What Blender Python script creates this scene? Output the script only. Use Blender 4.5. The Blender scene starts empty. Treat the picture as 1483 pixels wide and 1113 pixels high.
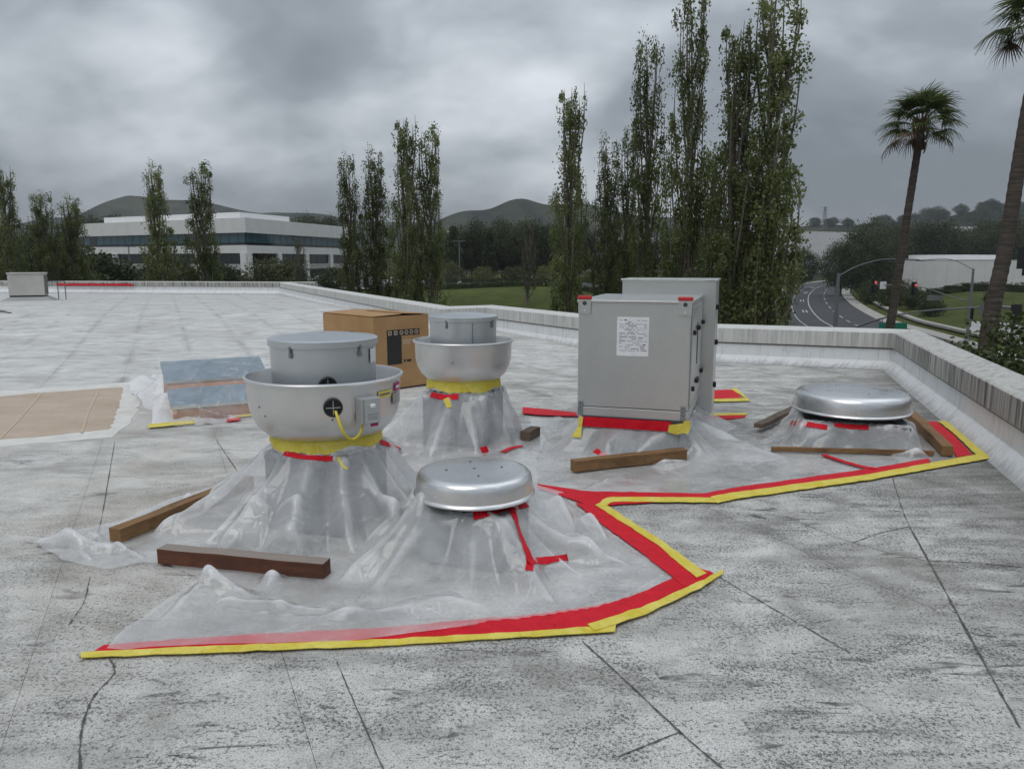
import bpy, bmesh, math, random
import numpy as np
from mathutils import Vector, Matrix
from mathutils.bvhtree import BVHTree

# ------------------------------------------------------------------ camera, sky, sun, exposure
SC = bpy.context.scene
COL = SC.collection
W0, H0, FPX, HOR, CZ = 1483.0, 1113.0, 1114.0, 378.0, 1.65
PITCH = math.atan((H0 / 2 - HOR) / FPX)
cam_d = bpy.data.cameras.new('camera'); cam = bpy.data.objects.new('camera', cam_d); COL.objects.link(cam)
cam_d.sensor_width = 36.0; cam_d.lens = 36.0 * FPX / W0
cam_d.clip_start = 0.05; cam_d.clip_end = 9000
cam.location = (0, 0, CZ); cam.rotation_euler = (math.pi / 2 - PITCH, 0, 0)
SC.camera = cam
_c, _s = math.cos(PITCH), math.sin(PITCH)
def ray(px, py):
    u = (px - W0 / 2) / FPX; v = -(py - H0 / 2) / FPX
    return Vector((u, _c + v * _s, -_s + v * _c))
def P(px, py, z=0.0):            # point of the horizontal plane z seen at that pixel of the photograph
    d = ray(px, py); t = (z - CZ) / d.z
    return Vector((d.x * t, d.y * t, z))
def A(px, py, Y):                # point at distance Y seen at that pixel
    d = ray(px, py); t = Y / d.y
    return Vector((d.x * t, Y, CZ + d.z * t))

SUN_EL, SUN_AZ = math.radians(58), math.radians(215)   # azimuth measured clockwise from +Y
world = bpy.data.worlds.new('World'); SC.world = world; world.use_nodes = True

SC.view_settings.view_transform = 'Standard'; SC.view_settings.look = 'None'
SC.view_settings.gamma = 1.0; SC.view_settings.use_curve_mapping = False
SC.view_settings.exposure = 0.12
SC.cycles.use_denoising = True
SC.cycles.max_bounces = 8; SC.cycles.transparent_max_bounces = 12
SC.cycles.diffuse_bounces = 6; SC.cycles.glossy_bounces = 3; SC.cycles.transmission_bounces = 6
SC.cycles.volume_bounces = 0; SC.cycles.caustics_reflective = False; SC.cycles.caustics_refractive = False

# ------------------------------------------------------------------ node helper
class G:
    def __init__(s, nt): s.nt = nt
    def node(s, typ, props=None, **ins):
        n = s.nt.nodes.new(typ)
        for k, v in (props or {}).items(): setattr(n, k, v)
        for k, v in ins.items(): s.put(n, k, v)
        return n
    def put(s, n, k, v):
        key = int(k[1:]) if k[0] == 'i' and k[1:].isdigit() else k.replace('_', ' ')
        sk = n.inputs[key]
        if isinstance(v, bpy.types.NodeSocket): s.nt.links.new(v, sk)
        else:
            if isinstance(v, (tuple, list)) and sk.type == 'RGBA' and len(v) == 3: v = (*v, 1)
            sk.default_value = v
    def coord(s, w='Object'): return s.node('ShaderNodeTexCoord').outputs[w]
    def map(s, v, scale=(1, 1, 1), rot=(0, 0, 0), loc=(0, 0, 0)):
        return s.node('ShaderNodeMapping', i0=v, Scale=scale, Rotation=rot, Location=loc).outputs[0]
    def noise(s, v, scale=1.0, detail=3.0, rough=0.5, dist=0.0, col=False):
        n = s.node('ShaderNodeTexNoise', Vector=v, Scale=scale, Detail=detail, Roughness=rough, Distortion=dist)
        return n.outputs['Color' if col else 'Fac']
    def vor(s, v, scale=1.0, feat='F1', rnd=1.0):
        n = s.node('ShaderNodeTexVoronoi', {'feature': feat}, Vector=v, Scale=scale, Randomness=rnd)
        return n.outputs['Distance']
    def m(s, op, a, b=None, c=None, clamp=False):
        n = s.nt.nodes.new('ShaderNodeMath'); n.operation = op; n.use_clamp = clamp
        for i, x in enumerate((a, b, c)):
            if x is not None: s.put(n, 'i%d' % i, x)
        return n.outputs[0]
    def mr(s, v, a, b, c=0.0, d=1.0):
        return s.node('ShaderNodeMapRange', {'clamp': True}, i0=v, i1=a, i2=b, i3=c, i4=d).outputs[0]
    def mix(s, f, a, b, blend='MIX'):
        n = s.nt.nodes.new('ShaderNodeMix'); n.data_type = 'RGBA'; n.blend_type = blend; n.clamp_factor = True
        s.put(n, 'i0', f); s.put(n, 'i6', a); s.put(n, 'i7', b)
        return n.outputs[2]
    def ramp(s, f, stops):
        n = s.nt.nodes.new('ShaderNodeValToRGB'); s.put(n, 'i0', f)
        e = n.color_ramp.elements
        while len(e) < len(stops): e.new(0.5)
        for el, (p, c) in zip(e, stops):
            el.position = p; el.color = (*c, 1) if isinstance(c, tuple) else (c, c, c, 1)
        return n.outputs[0]
    def xyz(s, v): return s.node('ShaderNodeSeparateXYZ', i0=v).outputs
    def bump(s, h, strength=0.3, dist=0.01, normal=None):
        n = s.node('ShaderNodeBump', Strength=strength, Distance=dist, Height=h)
        if normal: s.put(n, 'Normal', normal)
        return n.outputs[0]
MATS = {}
def new_mat(name):
    m = bpy.data.materials.new(name); m.use_nodes = True
    nt = m.node_tree; b = nt.nodes['Principled BSDF']; MATS[name] = m
    return m, G(nt), b
def simple(name, col, rough=0.6, metal=0.0, var=0.12, scale=6.0, bump=0.0, bscale=60.0, spec=0.5, rvar=0.08):
    m, g, b = new_mat(name)
    co = g.coord()
    n = g.noise(co, scale, 4, 0.6)
    lo = tuple(c * (1 - var) for c in col); hi = tuple(min(1, c * (1 + var)) for c in col)
    g.put(b, 'Base Color', g.mix(g.mr(n, 0.3, 0.7), lo, hi))
    g.put(b, 'Roughness', g.mr(g.noise(co, scale * 2.3, 3), 0.3, 0.7, max(0.02, rough - rvar), min(1, rough + rvar)))
    b.inputs['Metallic'].default_value = metal; b.inputs['Specular IOR Level'].default_value = spec
    if bump: g.put(b, 'Normal', g.bump(g.noise(co, bscale, 3), bump, 0.01))
    return m

# ------------------------------------------------------------------ world: overcast sky
def build_world():
    nt = world.node_tree; g = G(nt); bg = nt.nodes['Background']
    d = g.coord('Generated'); x, y, z = g.xyz(d)
    zc = g.m('ADD', g.m('MAXIMUM', z, 0.0), 0.55)
    v = g.node('ShaderNodeCombineXYZ', i0=g.m('DIVIDE', x, zc), i1=g.m('DIVIDE', y, zc), i2=0.0).outputs[0]
    n1 = g.noise(g.map(v, (2.2, 2.7, 1), loc=(5.35, 1.9, 0.4)), 1.0, 4.0, 0.42, 0.15)
    n2 = g.noise(g.map(v, (6.0, 7.5, 1), loc=(7.3, 4.1, 2.0)), 1.0, 4.0, 0.5, 0.2)
    t = g.m('ADD', g.m('MULTIPLY', n1, 0.74), g.m('MULTIPLY', n2, 0.26))
    cloud = g.ramp(t, [(0.37, (0.35, 0.39, 0.44)), (0.475, (0.52, 0.57, 0.63)), (0.565, (0.86, 0.925, 1.0)), (0.66, (1.24, 1.31, 1.39))])
    grad = g.mr(z, 0.0, 1.0, 0.39, 1.34)          # an overcast sky is about three times brighter overhead
    cl = g.mix(1.0, cloud, g.node('ShaderNodeCombineXYZ', i0=grad, i1=grad, i2=grad).outputs[0], 'MULTIPLY')
    sky = g.node('ShaderNodeTexSky', {'sky_type': 'NISHITA', 'sun_disc': False, 'sun_elevation': SUN_EL, 'sun_rotation': SUN_AZ}).outputs[0]
    skyd = g.mix(1.0, sky, (0.10, 0.10, 0.10), 'MULTIPLY')
    g.put(bg, 'Color', g.mix(0.93, skyd, cl)); bg.inputs['Strength'].default_value = 1.0
build_world()
sun_d = bpy.data.lights.new('sun', 'SUN'); sun = bpy.data.objects.new('sun', sun_d); COL.objects.link(sun)
sun_d.energy = 0.8; sun_d.angle = math.radians(35); sun_d.color = (1.0, 0.97, 0.93)
_sd = Vector((math.sin(SUN_AZ) * math.cos(SUN_EL), math.cos(SUN_AZ) * math.cos(SUN_EL), math.sin(SUN_EL)))
sun.rotation_euler = (-_sd).to_track_quat('-Z', 'Y').to_euler(); sun.location = (0, -5, 30)

# ------------------------------------------------------------------ mesh helpers
random.seed(7); RNG = np.random.default_rng(11)
def tag(o, label=None, cat=None, group=None, kind=None):
    if label: o['label'] = label
    if cat: o['category'] = cat
    if group: o['group'] = group
    if kind: o['kind'] = kind
    return o
def empty(name, loc=(0, 0, 0), rz=0.0, label=None, cat=None, group=None):
    o = bpy.data.objects.new(name, None); COL.objects.link(o); o.empty_display_size = 0.2
    o.location = loc; o.rotation_euler = (0, 0, rz)
    return tag(o, label, cat, group)
class MB:
    def __init__(s): s.v = []; s.f = []; s.mi = []
    def add(s, vs, fs, mi=0):
        n = len(s.v); s.v += [tuple(v) for v in vs]; s.f += [tuple(i + n for i in f) for f in fs]; s.mi += [mi] * len(fs); return s
    def box(s, c, size, rz=0.0, tilt=None, mi=0):
        hx, hy, hz = (q / 2 for q in size)
        M = Matrix.Translation(c) @ Matrix.Rotation(rz, 4, 'Z')
        if tilt is not None: M = M @ tilt
        vs = [M @ Vector((sx * hx, sy * hy, sz * hz)) for sz in (-1, 1) for sy in (-1, 1) for sx in (-1, 1)]
        return s.add(vs, [(0, 2, 3, 1), (4, 5, 7, 6), (0, 1, 5, 4), (2, 6, 7, 3), (0, 4, 6, 2), (1, 3, 7, 5)], mi)
    def b2(s, lo, hi, mi=0):
        return s.box([(a + b) / 2 for a, b in zip(lo, hi)], [b - a for a, b in zip(lo, hi)], mi=mi)
    def lathe(s, prof, n=48, c=(0, 0, 0), close=False, mi=0):
        vs = []; fs = []
        for (r, z) in prof:
            for k in range(n):
                a = 2 * math.pi * k / n; vs.append((c[0] + r * math.cos(a), c[1] + r * math.sin(a), c[2] + z))
        for i in range(len(prof) - 1):
            for k in range(n):
                k2 = (k + 1) % n; fs.append((i * n + k, i * n + k2, (i + 1) * n + k2, (i + 1) * n + k))
        if close:
            fs.append(tuple(reversed(range(n)))); fs.append(tuple((len(prof) - 1) * n + k for k in range(n)))
        return s.add(vs, fs, mi)
    def tube(s, pts, r, n=8, mi=0, cap=True):
        pts = [Vector(p) for p in pts]; rs = r if isinstance(r, (list, tuple)) else [r] * len(pts)
        vs = []; fs = []; up = Vector((0.13, 0.27, 1)).normalized()
        for i, p in enumerate(pts):
            t = (pts[min(i + 1, len(pts) - 1)] - pts[max(i - 1, 0)]).normalized()
            a = t.cross(up)
            if a.length < 1e-3: a = t.cross(Vector((1, 0, 0)))
            a.normalize(); b = t.cross(a)
            for k in range(n):
                q = 2 * math.pi * k / n; vs.append(p + (a * math.cos(q) + b * math.sin(q)) * rs[i])
        for i in range(len(pts) - 1):
            for k in range(n):
                k2 = (k + 1) % n; fs.append((i * n + k, i * n + k2, (i + 1) * n + k2, (i + 1) * n + k))
        if cap: fs.append(tuple(range(n))); fs.append(tuple(reversed([(len(pts) - 1) * n + k for k in range(n)])))
        return s.add(vs, fs, mi)
    def build(s, name, mat, parent=None, smooth=False, bevel=0.0, loc=None, rz=None):
        me = bpy.data.meshes.new(name); me.from_pydata(s.v, [], s.f)
        bm = bmesh.new(); bm.from_mesh(me); bmesh.ops.recalc_face_normals(bm, faces=bm.faces); bm.to_mesh(me); bm.free()
        mats = mat if isinstance(mat, (list, tuple)) else [mat]
        for m in mats: me.materials.append(MATS[m] if isinstance(m, str) else m)
        if len(mats) > 1:
            for p, i in zip(me.polygons, s.mi): p.material_index = i
        if smooth: smooth_mesh(me)
        o = link(name, me, parent)
        if bevel:
            b = o.modifiers.new('bevel', 'BEVEL'); b.width = bevel; b.segments = 2; b.limit_method = 'ANGLE'; b.angle_limit = 0.6
        if loc is not None: o.location = loc
        if rz is not None: o.rotation_euler = (0, 0, rz)
        return o
def smooth_mesh(me, ang=0.7):
    me.polygons.foreach_set('use_smooth', [True] * len(me.polygons))
    try: me.set_sharp_from_angle(angle=ang)
    except Exception: pass
def link(name, me, parent=None):
    o = bpy.data.objects.new(name, me); COL.objects.link(o)
    if parent: o.parent = parent
    return o
def np_mesh(name, V, F, mats, parent=None, smooth=False, mi=None):
    V = np.asarray(V, np.float32); F = np.asarray(F, np.int32); k = F.shape[1]
    me = bpy.data.meshes.new(name); me.vertices.add(len(V)); me.vertices.foreach_set('co', V.ravel())
    me.loops.add(F.size); me.loops.foreach_set('vertex_index', F.ravel())
    me.polygons.add(len(F)); me.polygons.foreach_set('loop_start', np.arange(0, F.size, k, dtype=np.int32))
    for m in (mats if isinstance(mats, (list, tuple)) else [mats]): me.materials.append(MATS[m])
    if mi is not None: me.polygons.foreach_set('material_index', np.asarray(mi, np.int32))
    if smooth: me.polygons.foreach_set('use_smooth', np.ones(len(F), bool))
    me.update(); me.validate()
    return link(name, me, parent) if parent is not False else me
def copy_tree(o, parent=None):
    c = o.copy(); COL.objects.link(c)
    if parent: c.parent = parent
    for ch in [q for q in o.children]: copy_tree(ch, c)
    return c
def vnoise(x, y, seed=0):
    x = np.asarray(x, float); y = np.asarray(y, float)
    xi = np.floor(x).astype(np.int64); yi = np.floor(y).astype(np.int64); fx = x - xi; fy = y - yi
    fx = fx * fx * fx * (fx * (fx * 6 - 15) + 10); fy = fy * fy * fy * (fy * (fy * 6 - 15) + 10)
    def h(a, b):
        q = (a * 374761393 + b * 668265263 + seed * 1274126177) & 0x7fffffff
        q = ((q ^ (q >> 13)) * 1274126177) & 0x7fffffff
        return ((q ^ (q >> 16)) & 0xffff) / 65535.0
    return (h(xi, yi) * (1 - fx) + h(xi + 1, yi) * fx) * (1 - fy) + (h(xi, yi + 1) * (1 - fx) + h(xi + 1, yi + 1) * fx) * fy
def sstep(a, b, x):
    t = np.clip((np.asarray(x, float) - a) / (b - a), 0, 1); return t * t * (3 - 2 * t)
def inpoly(x, y, poly):
    x = np.asarray(x); y = np.asarray(y); r = np.zeros(x.shape, bool); n = len(poly)
    for i in range(n):
        x1, y1 = poly[i][0], poly[i][1]; x2, y2 = poly[(i + 1) % n][0], poly[(i + 1) % n][1]
        if y1 == y2: continue
        r ^= ((y1 > y) != (y2 > y)) & (x < (x2 - x1) * (y - y1) / (y2 - y1) + x1)
    return r

# building axes: AX runs along the right parapet, BX across it
AX = Vector((0.30, 0.954, 0)).normalized(); BX = Vector((-AX.y, AX.x, 0)); AANG = math.atan2(BX.y, BX.x) - math.pi   # local x = -BX
S1 = Vector((-0.41, 0.912, 0)).normalized(); N1 = Vector((S1.y, -S1.x, 0))    # roofing rolls run along S1

# ------------------------------------------------------------------ materials
def mat_roof():
    m, g, b = new_mat('roof_membrane')
    co = g.coord(); x, y, z = g.xyz(co)
    # how weathered the coating is: cleaner to the far left, dirty to the right and close by
    reg = g.m('ADD', g.m('MULTIPLY', g.mr(x, -6.0, 2.5), 0.55), g.m('MULTIPLY', g.mr(y, 14.0, 4.0), 0.45))
    big = g.noise(co, 0.55, 5, 0.6, 0.6); mid = g.noise(co, 2.4, 6, 0.65, 0.5); mid2 = g.noise(co, 7.0, 5, 0.65, 0.6)
    st1 = g.noise(g.map(co, (1.5, 4.2, 1), rot=(0, 0, 0.30)), 1.0, 6, 0.7, 0.9)
    st2 = g.noise(g.map(co, (2.6, 12, 1), rot=(0, 0, 0.55), loc=(4, 2, 0)), 1.0, 4, 0.62, 1.3)
    fine = g.noise(co, 62, 3, 0.8); fine2 = g.noise(co, 150, 2, 0.6); gran = g.vor(co, 95)
    clean = g.mix(g.mr(big, 0.3, 0.7), (0.61, 0.605, 0.58), (0.74, 0.74, 0.715))
    worn = g.mix(g.mr(mid2, 0.3, 0.7), (0.56, 0.548, 0.515), (0.72, 0.708, 0.672))
    base = g.mix(g.mr(reg, 0.15, 0.75), clean, worn)
    base = g.mix(g.m('MULTIPLY', g.mr(mid, 0.44, 0.70), g.mr(reg, 0, 1, 0.42, 0.55)), base, (0.33, 0.325, 0.305))
    base = g.mix(g.m('MULTIPLY', g.mr(st1, 0.47, 0.70), g.mr(reg, 0.1, 0.9, 0.48, 0.42)), base, (0.27, 0.265, 0.25))
    dmask = g.m('ADD', g.m('MULTIPLY', g.mr(mid, 0.3, 0.7), 0.5), g.m('MULTIPLY', g.mr(st1, 0.35, 0.65), 0.5))
    thr = g.m('SUBTRACT', 0.675, g.m('MULTIPLY', g.m('MULTIPLY', g.m('ADD', dmask, 0.25), g.mr(reg, 0.05, 0.8, 0.10, 1.0)), 0.22))
    sp = g.m('MULTIPLY', g.m('SUBTRACT', fine, thr), 10.0, clamp=True)
    base = g.mix(g.m('MULTIPLY', sp, 0.9), base, (0.045, 0.045, 0.042))
    sp2 = g.m('MULTIPLY', g.mr(fine2, 0.52, 0.64), g.mr(reg, 0.2, 0.8, 0.12, 0.62))
    base = g.mix(sp2, base, (0.17, 0.17, 0.16))
    wh = g.m('MULTIPLY', g.mr(fine2, 0.48, 0.34), g.mr(reg, 0.2, 0.8, 0.0, 0.45)); base = g.mix(wh, base, (0.72, 0.725, 0.72))
    # dark scuffs
    sc = g.m('MULTIPLY', g.mr(st2, 0.565, 0.645), g.mr(g.noise(co, 1.5, 4, 0.65), 0.47, 0.60))
    base = g.mix(g.m('MULTIPLY', sc, g.mr(reg, 0.2, 0.75, 0.15, 0.9)), base, (0.05, 0.046, 0.042))
    # grime beside the roll seams
    wob = g.m('MULTIPLY', g.m('SUBTRACT', g.noise(co, 2.2, 3), 0.5), 0.10)
    s = g.m('ADD', g.m('ADD', g.m('MULTIPLY', x, N1.x), g.m('MULTIPLY', y, N1.y)), wob)
    fr = g.m('ABSOLUTE', g.m('SUBTRACT', g.m('FRACT', g.m('ADD', g.m('DIVIDE', s, 0.97), 0.63)), 0.5))
    seam = g.m('MULTIPLY', g.mr(fr, 0.39, 0.5), g.mr(g.noise(co, 0.8, 5, 0.75), 0.44, 0.66))
    base = g.mix(g.m('MULTIPLY', seam, g.mr(y, 16.0, 8.0, 0.45, 0.7)), base, (0.16, 0.155, 0.145))
    # grime swept along the foot of the right parapet
    dp = g.m('ADD', g.m('MULTIPLY', g.m('SUBTRACT', x, 5.85), -0.954), g.m('MULTIPLY', g.m('SUBTRACT', y, 11.59), 0.30))
    stp = g.noise(g.map(co, (1.0, 9, 1), rot=(0, 0, 0.30)), 1.0, 5, 0.65, 0.6)
    edge = g.m('MULTIPLY', g.mr(g.m('ADD', dp, g.m('MULTIPLY', stp, -2.1)), 0.25, -1.1), g.mr(y, 12.0, 10.8))
    base = g.mix(g.m('MULTIPLY', edge, 0.72), base, (0.085, 0.08, 0.07))
    # broad smudges of settled dirt
    sm = g.noise(g.map(co, (0.9, 1.3, 1), rot=(0, 0, 0.5), loc=(1.7, 6.2, 0)), 1.0, 6, 0.68, 0.8)
    base = g.mix(g.m('MULTIPLY', g.mr(sm, 0.47, 0.66), g.mr(reg, 0.15, 0.8, 0.30, 0.66)), base, (0.19, 0.18, 0.16))
    base = g.mix(g.mr(y, 22.0, 34.0, 0.0, 0.30), base, (0.42, 0.42, 0.41))
    # warm dust settled on the left
    warm = g.m('MULTIPLY', g.mr(g.noise(co, 0.7, 3), 0.40, 0.65), g.m('MULTIPLY', g.mr(y, 9.5, 6.5), g.mr(x, -0.5, -3.0)))
    base = g.mix(g.m('MULTIPLY', warm, 0.45), base, (0.46, 0.40, 0.32))
    g.put(b, 'Base Color', base)
    g.put(b, 'Roughness', g.mr(mid, 0.3, 0.7, 0.62, 0.85)); b.inputs['Specular IOR Level'].default_value = 0.25
    h = g.m('ADD', g.m('MULTIPLY', fine, 0.5), g.m('ADD', g.m('MULTIPLY', gran, 0.6), g.m('MULTIPLY', mid2, 1.8)))
    g.put(b, 'Normal', g.bump(h, 0.4, 0.008))
    return m
mat_roof()
simple('roof_felt_dark', (0.035, 0.034, 0.032), 0.9)
def mat_patch():
    m, g, b = new_mat('tan_coating')
    co = g.coord(); n = g.noise(g.map(co, (1, 1.6, 1), rot=(0, 0, 0.1)), 1.3, 6, 0.65, 0.4); f = g.noise(co, 40, 3)
    c = g.ramp(n, [(0.3, (0.42, 0.325, 0.24)), (0.5, (0.47, 0.37, 0.28)), (0.7, (0.53, 0.43, 0.34))])
    g.put(b, 'Base Color', g.mix(g.mr(f, 0.55, 0.75, 0, 0.35), c, (0.62, 0.56, 0.49))); b.inputs['Roughness'].default_value = 0.8
mat_patch()
def mat_coping():
    m, g, b = new_mat('coping_streaked')
    uv = g.coord('UV'); u, v, _ = g.xyz(uv)
    st = g.noise(g.map(uv, (10, 0.45, 1)), 1.0, 5, 0.75, 0.12)
    st2 = g.noise(g.map(uv, (42, 1.6, 1), loc=(3, 0, 0)), 1.0, 4, 0.7)
    bl = g.noise(g.map(uv, (0.55, 0.3, 1)), 1.0, 2)
    near = g.mr(u, 27.2, 26.7, 0.42, 1.0)
    t = g.m('ADD', g.m('MULTIPLY', st, 0.62), g.m('ADD', g.m('MULTIPLY', st2, 0.28), g.m('MULTIPLY', bl, 0.10)))
    topm = g.mr(v, 0.255, 0.275)       # the face carries the streaks, the top only blotches
    blot = g.noise(g.map(uv, (9, 9, 1)), 1.0, 6, 0.7, 0.5)
    d = g.m('ADD', g.m('MULTIPLY', g.mr(t, 0.43, 0.57), g.m('SUBTRACT', 1.0, topm)), g.m('MULTIPLY', g.mr(blot, 0.48, 0.72, 0, 0.75), topm))
    reg_ = g.mr(g.noise(g.map(uv, (0.9, 0.2, 1), loc=(8, 0, 0)), 1.0, 4, 0.6), 0.32, 0.62, 0.62, 1.0); d = g.m('MULTIPLY', d, reg_)
    jt = g.m('LESS_THAN', g.m('ABSOLUTE', g.m('SUBTRACT', g.m('FRACT', g.m('DIVIDE', u, 3.05)), 0.5)), 0.0016); d = g.m('MAXIMUM', d, jt)
    c = g.mix(g.m('MULTIPLY', d, near), g.mix(near, (0.70, 0.70, 0.675), (0.50, 0.49, 0.46)), (0.07, 0.066, 0.058))
    c = g.mix(g.m('MULTIPLY', g.mr(st2, 0.6, 0.7), g.m('MULTIPLY', near, 0.55)), c, (0.05, 0.048, 0.04))
    g.put(b, 'Base Color', c); b.inputs['Roughness'].default_value = 0.75
    g.put(b, 'Normal', g.bump(blot, 0.25, 0.006))
mat_coping()
def mat_parwall():
    m, g, b = new_mat('parapet_white')
    uv = g.coord('UV'); n = g.noise(g.map(uv, (5, 3.5, 1)), 1.0, 5, 0.65, 0.4); n2 = g.noise(g.map(uv, (25, 1.5, 1)), 1.0, 4, 0.6)
    c = g.mix(g.mr(n, 0.5, 0.75, 0, 0.5), (0.74, 0.755, 0.76), (0.50, 0.49, 0.46))
    c = g.mix(g.m('MULTIPLY', g.mr(n2, 0.55, 0.72), 0.5), c, (0.22, 0.21, 0.195))
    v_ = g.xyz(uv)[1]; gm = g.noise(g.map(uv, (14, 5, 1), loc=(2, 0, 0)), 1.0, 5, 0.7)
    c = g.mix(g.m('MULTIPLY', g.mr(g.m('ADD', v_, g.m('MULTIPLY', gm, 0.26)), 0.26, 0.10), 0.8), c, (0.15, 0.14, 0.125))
    g.put(b, 'Base Color', c); b.inputs['Roughness'].default_value = 0.6
    g.put(b, 'Normal', g.bump(n, 0.35, 0.02))
mat_parwall()
def mat_metal(name, col, rough, metal=1.0, var=0.06, spangle=0.0, scr=(2, 2, 30), dirt=1.0):
    m, g, b = new_mat(name)
    co = g.coord(); n = g.noise(co, 5, 4, 0.6); br = g.noise(g.map(co, scr), 4.0, 3, 0.6)
    c = g.mix(g.mr(n, 0.3, 0.7), tuple(q * (1 - var) for q in col), tuple(min(1, q * (1 + var)) for q in col))
    if spangle:
        sp = g.node('ShaderNodeTexVoronoi', Vector=co, Scale=38.0).outputs['Color']
        c = g.mix(spangle, c, g.mix(1.0, c, g.mix(0.5, (0.7, 0.7, 0.7), sp), 'MULTIPLY'))
    du = g.noise(co, 14, 5, 0.7)
    c = g.mix(g.mr(du, 0.55, 0.8, 0, 0.25 * dirt), c, (0.45, 0.43, 0.40))
    g.put(b, 'Base Color', c); b.inputs['Metallic'].default_value = metal
    g.put(b, 'Roughness', g.m('ADD', g.mr(br, 0.3, 0.7, rough - 0.05, rough + 0.06), g.mr(du, 0.5, 0.8, 0, 0.12 * dirt)))
    g.put(b, 'Normal', g.bump(g.noise(co, 2.5, 2), 0.06, 0.02))
mat_metal('spun_aluminium', (0.71, 0.71, 0.70), 0.37, 0.9, var=0.03, dirt=0.5)
mat_metal('cap_aluminium', (0.74, 0.74, 0.735), 0.30, 1.0, var=0.02, dirt=0.15)
mat_metal('hood_aluminium', (0.58, 0.61, 0.625), 0.36, 0.85, var=0.03, dirt=0.4)
mat_metal('galvanised_steel', (0.60, 0.61, 0.59), 0.33, 0.85, var=0.03, spangle=0.05, dirt=0.35)
mat_metal('galvanised_strip', (0.22, 0.30, 0.36), 0.5, 0.45, var=0.18, spangle=0.25)
mat_metal('galvanised_dull', (0.26, 0.285, 0.30), 0.5, 0.55)
simple('black_rubber', (0.012, 0.012, 0.013), 0.5)
simple('dark_grey_plastic', (0.05, 0.05, 0.052), 0.45)
simple('box_grey', (0.42, 0.43, 0.43), 0.45, 0.3)
simple('white_label', (0.78, 0.79, 0.80), 0.5)
simple('yellow_label', (0.72, 0.60, 0.12), 0.5)
simple('magenta_label', (0.42, 0.03, 0.14), 0.5)
simple('print_black', (0.018, 0.017, 0.016), 0.6)
simple('print_grey', (0.30, 0.31, 0.34), 0.6)
simple('print_tan', (0.55, 0.44, 0.33), 0.7)
simple('yellow_cable', (0.72, 0.58, 0.06), 0.45)
simple('red_lug', (0.50, 0.02, 0.02), 0.45)
def mat_tape(name, c1, c2, dirt):
    m, g, b = new_mat(name); co = g.coord()
    n = g.noise(co, 9, 5, 0.65, 0.4); f = g.noise(g.map(co, (30, 30, 30)), 1.0, 5, 0.7)
    c = g.mix(g.mr(n, 0.35, 0.65), c1, c2); c = g.mix(g.mr(f, 0.64, 0.76, 0, dirt), c, (0.10, 0.07, 0.06))
    g.put(b, 'Base Color', c); b.inputs['Specular IOR Level'].default_value = 0.2; g.put(b, 'Roughness', g.mr(n, 0.3, 0.7, 0.45, 0.6))
    wr = g.noise(g.map(co, (14, 14, 14)), 1.0, 5, 0.7, 2.0); g.put(b, 'Normal', g.bump(wr, 0.8, 0.012))
    g.put(b, 'Base Color', g.mix(g.mr(wr, 0.56, 0.70, 0, 0.35), c, tuple(q * 0.45 for q in c1)))  # shading of the wrinkles mixed into the tape colour
mat_tape('red_tape', (0.60, 0.004, 0.016), (0.72, 0.012, 0.03), 0.45)
mat_tape('yellow_tape', (0.70, 0.56, 0.05), (0.80, 0.69, 0.16), 0.35)
def mat_wood(name, c1, c2, dark, top=None):
    m, g, b = new_mat(name); co = g.coord()
    gr = g.noise(g.map(co, (1.6, 34, 34)), 1.0, 6, 0.7, 1.2); bl = g.noise(g.map(co, (3.5, 8, 8)), 1.0, 5, 0.7, 0.6)
    c = g.mix(g.mr(gr, 0.3, 0.7), c1, c2); c = g.mix(g.mr(bl, 0.5, 0.75, 0, 0.85), c, dark)
    if top:
        nz = g.xyz(g.node('ShaderNodeNewGeometry').outputs['Normal'])[2]
        c = g.mix(g.m('MULTIPLY', g.mr(nz, 0.6, 0.9), g.mr(gr, 0.25, 0.5, 0.6, 0.95)), c, top)
    g.put(b, 'Base Color', c); b.inputs['Roughness'].default_value = 0.75
    g.put(b, 'Normal', g.bump(gr, 0.4, 0.004))
mat_wood('wood_yellow', (0.17, 0.088, 0.032), (0.30, 0.17, 0.07), (0.065, 0.032, 0.014))
mat_wood('wood_redbrown', (0.085, 0.026, 0.012), (0.15, 0.055, 0.025), (0.03, 0.011, 0.007), (0.30, 0.255, 0.225))
mat_wood('wood_weathered', (0.10, 0.07, 0.05), (0.19, 0.14, 0.10), (0.05, 0.03, 0.02))
def mat_cardboard():
    m, g, b = new_mat('cardboard'); co = g.coord()
    n = g.noise(co, 2.2, 5, 0.6, 0.3); fl = g.noise(g.map(co, (120, 120, 2)), 1.0, 2)
    c = g.mix(g.mr(n, 0.3, 0.7), (0.36, 0.205, 0.085), (0.46, 0.28, 0.13)); c = g.mix(g.mr(g.noise(co, 12, 5), 0.6, 0.8, 0, 0.4), c, (0.24, 0.13, 0.055))
    g.put(b, 'Base Color', c); b.inputs['Roughness'].default_value = 0.8
    g.put(b, 'Normal', g.bump(g.m('ADD', g.m('MULTIPLY', fl, 0.2), n), 0.25, 0.02))
mat_cardboard()
mat_wood('plywood', (0.36, 0.155, 0.075), (0.46, 0.23, 0.12), (0.24, 0.10, 0.05))
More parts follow.
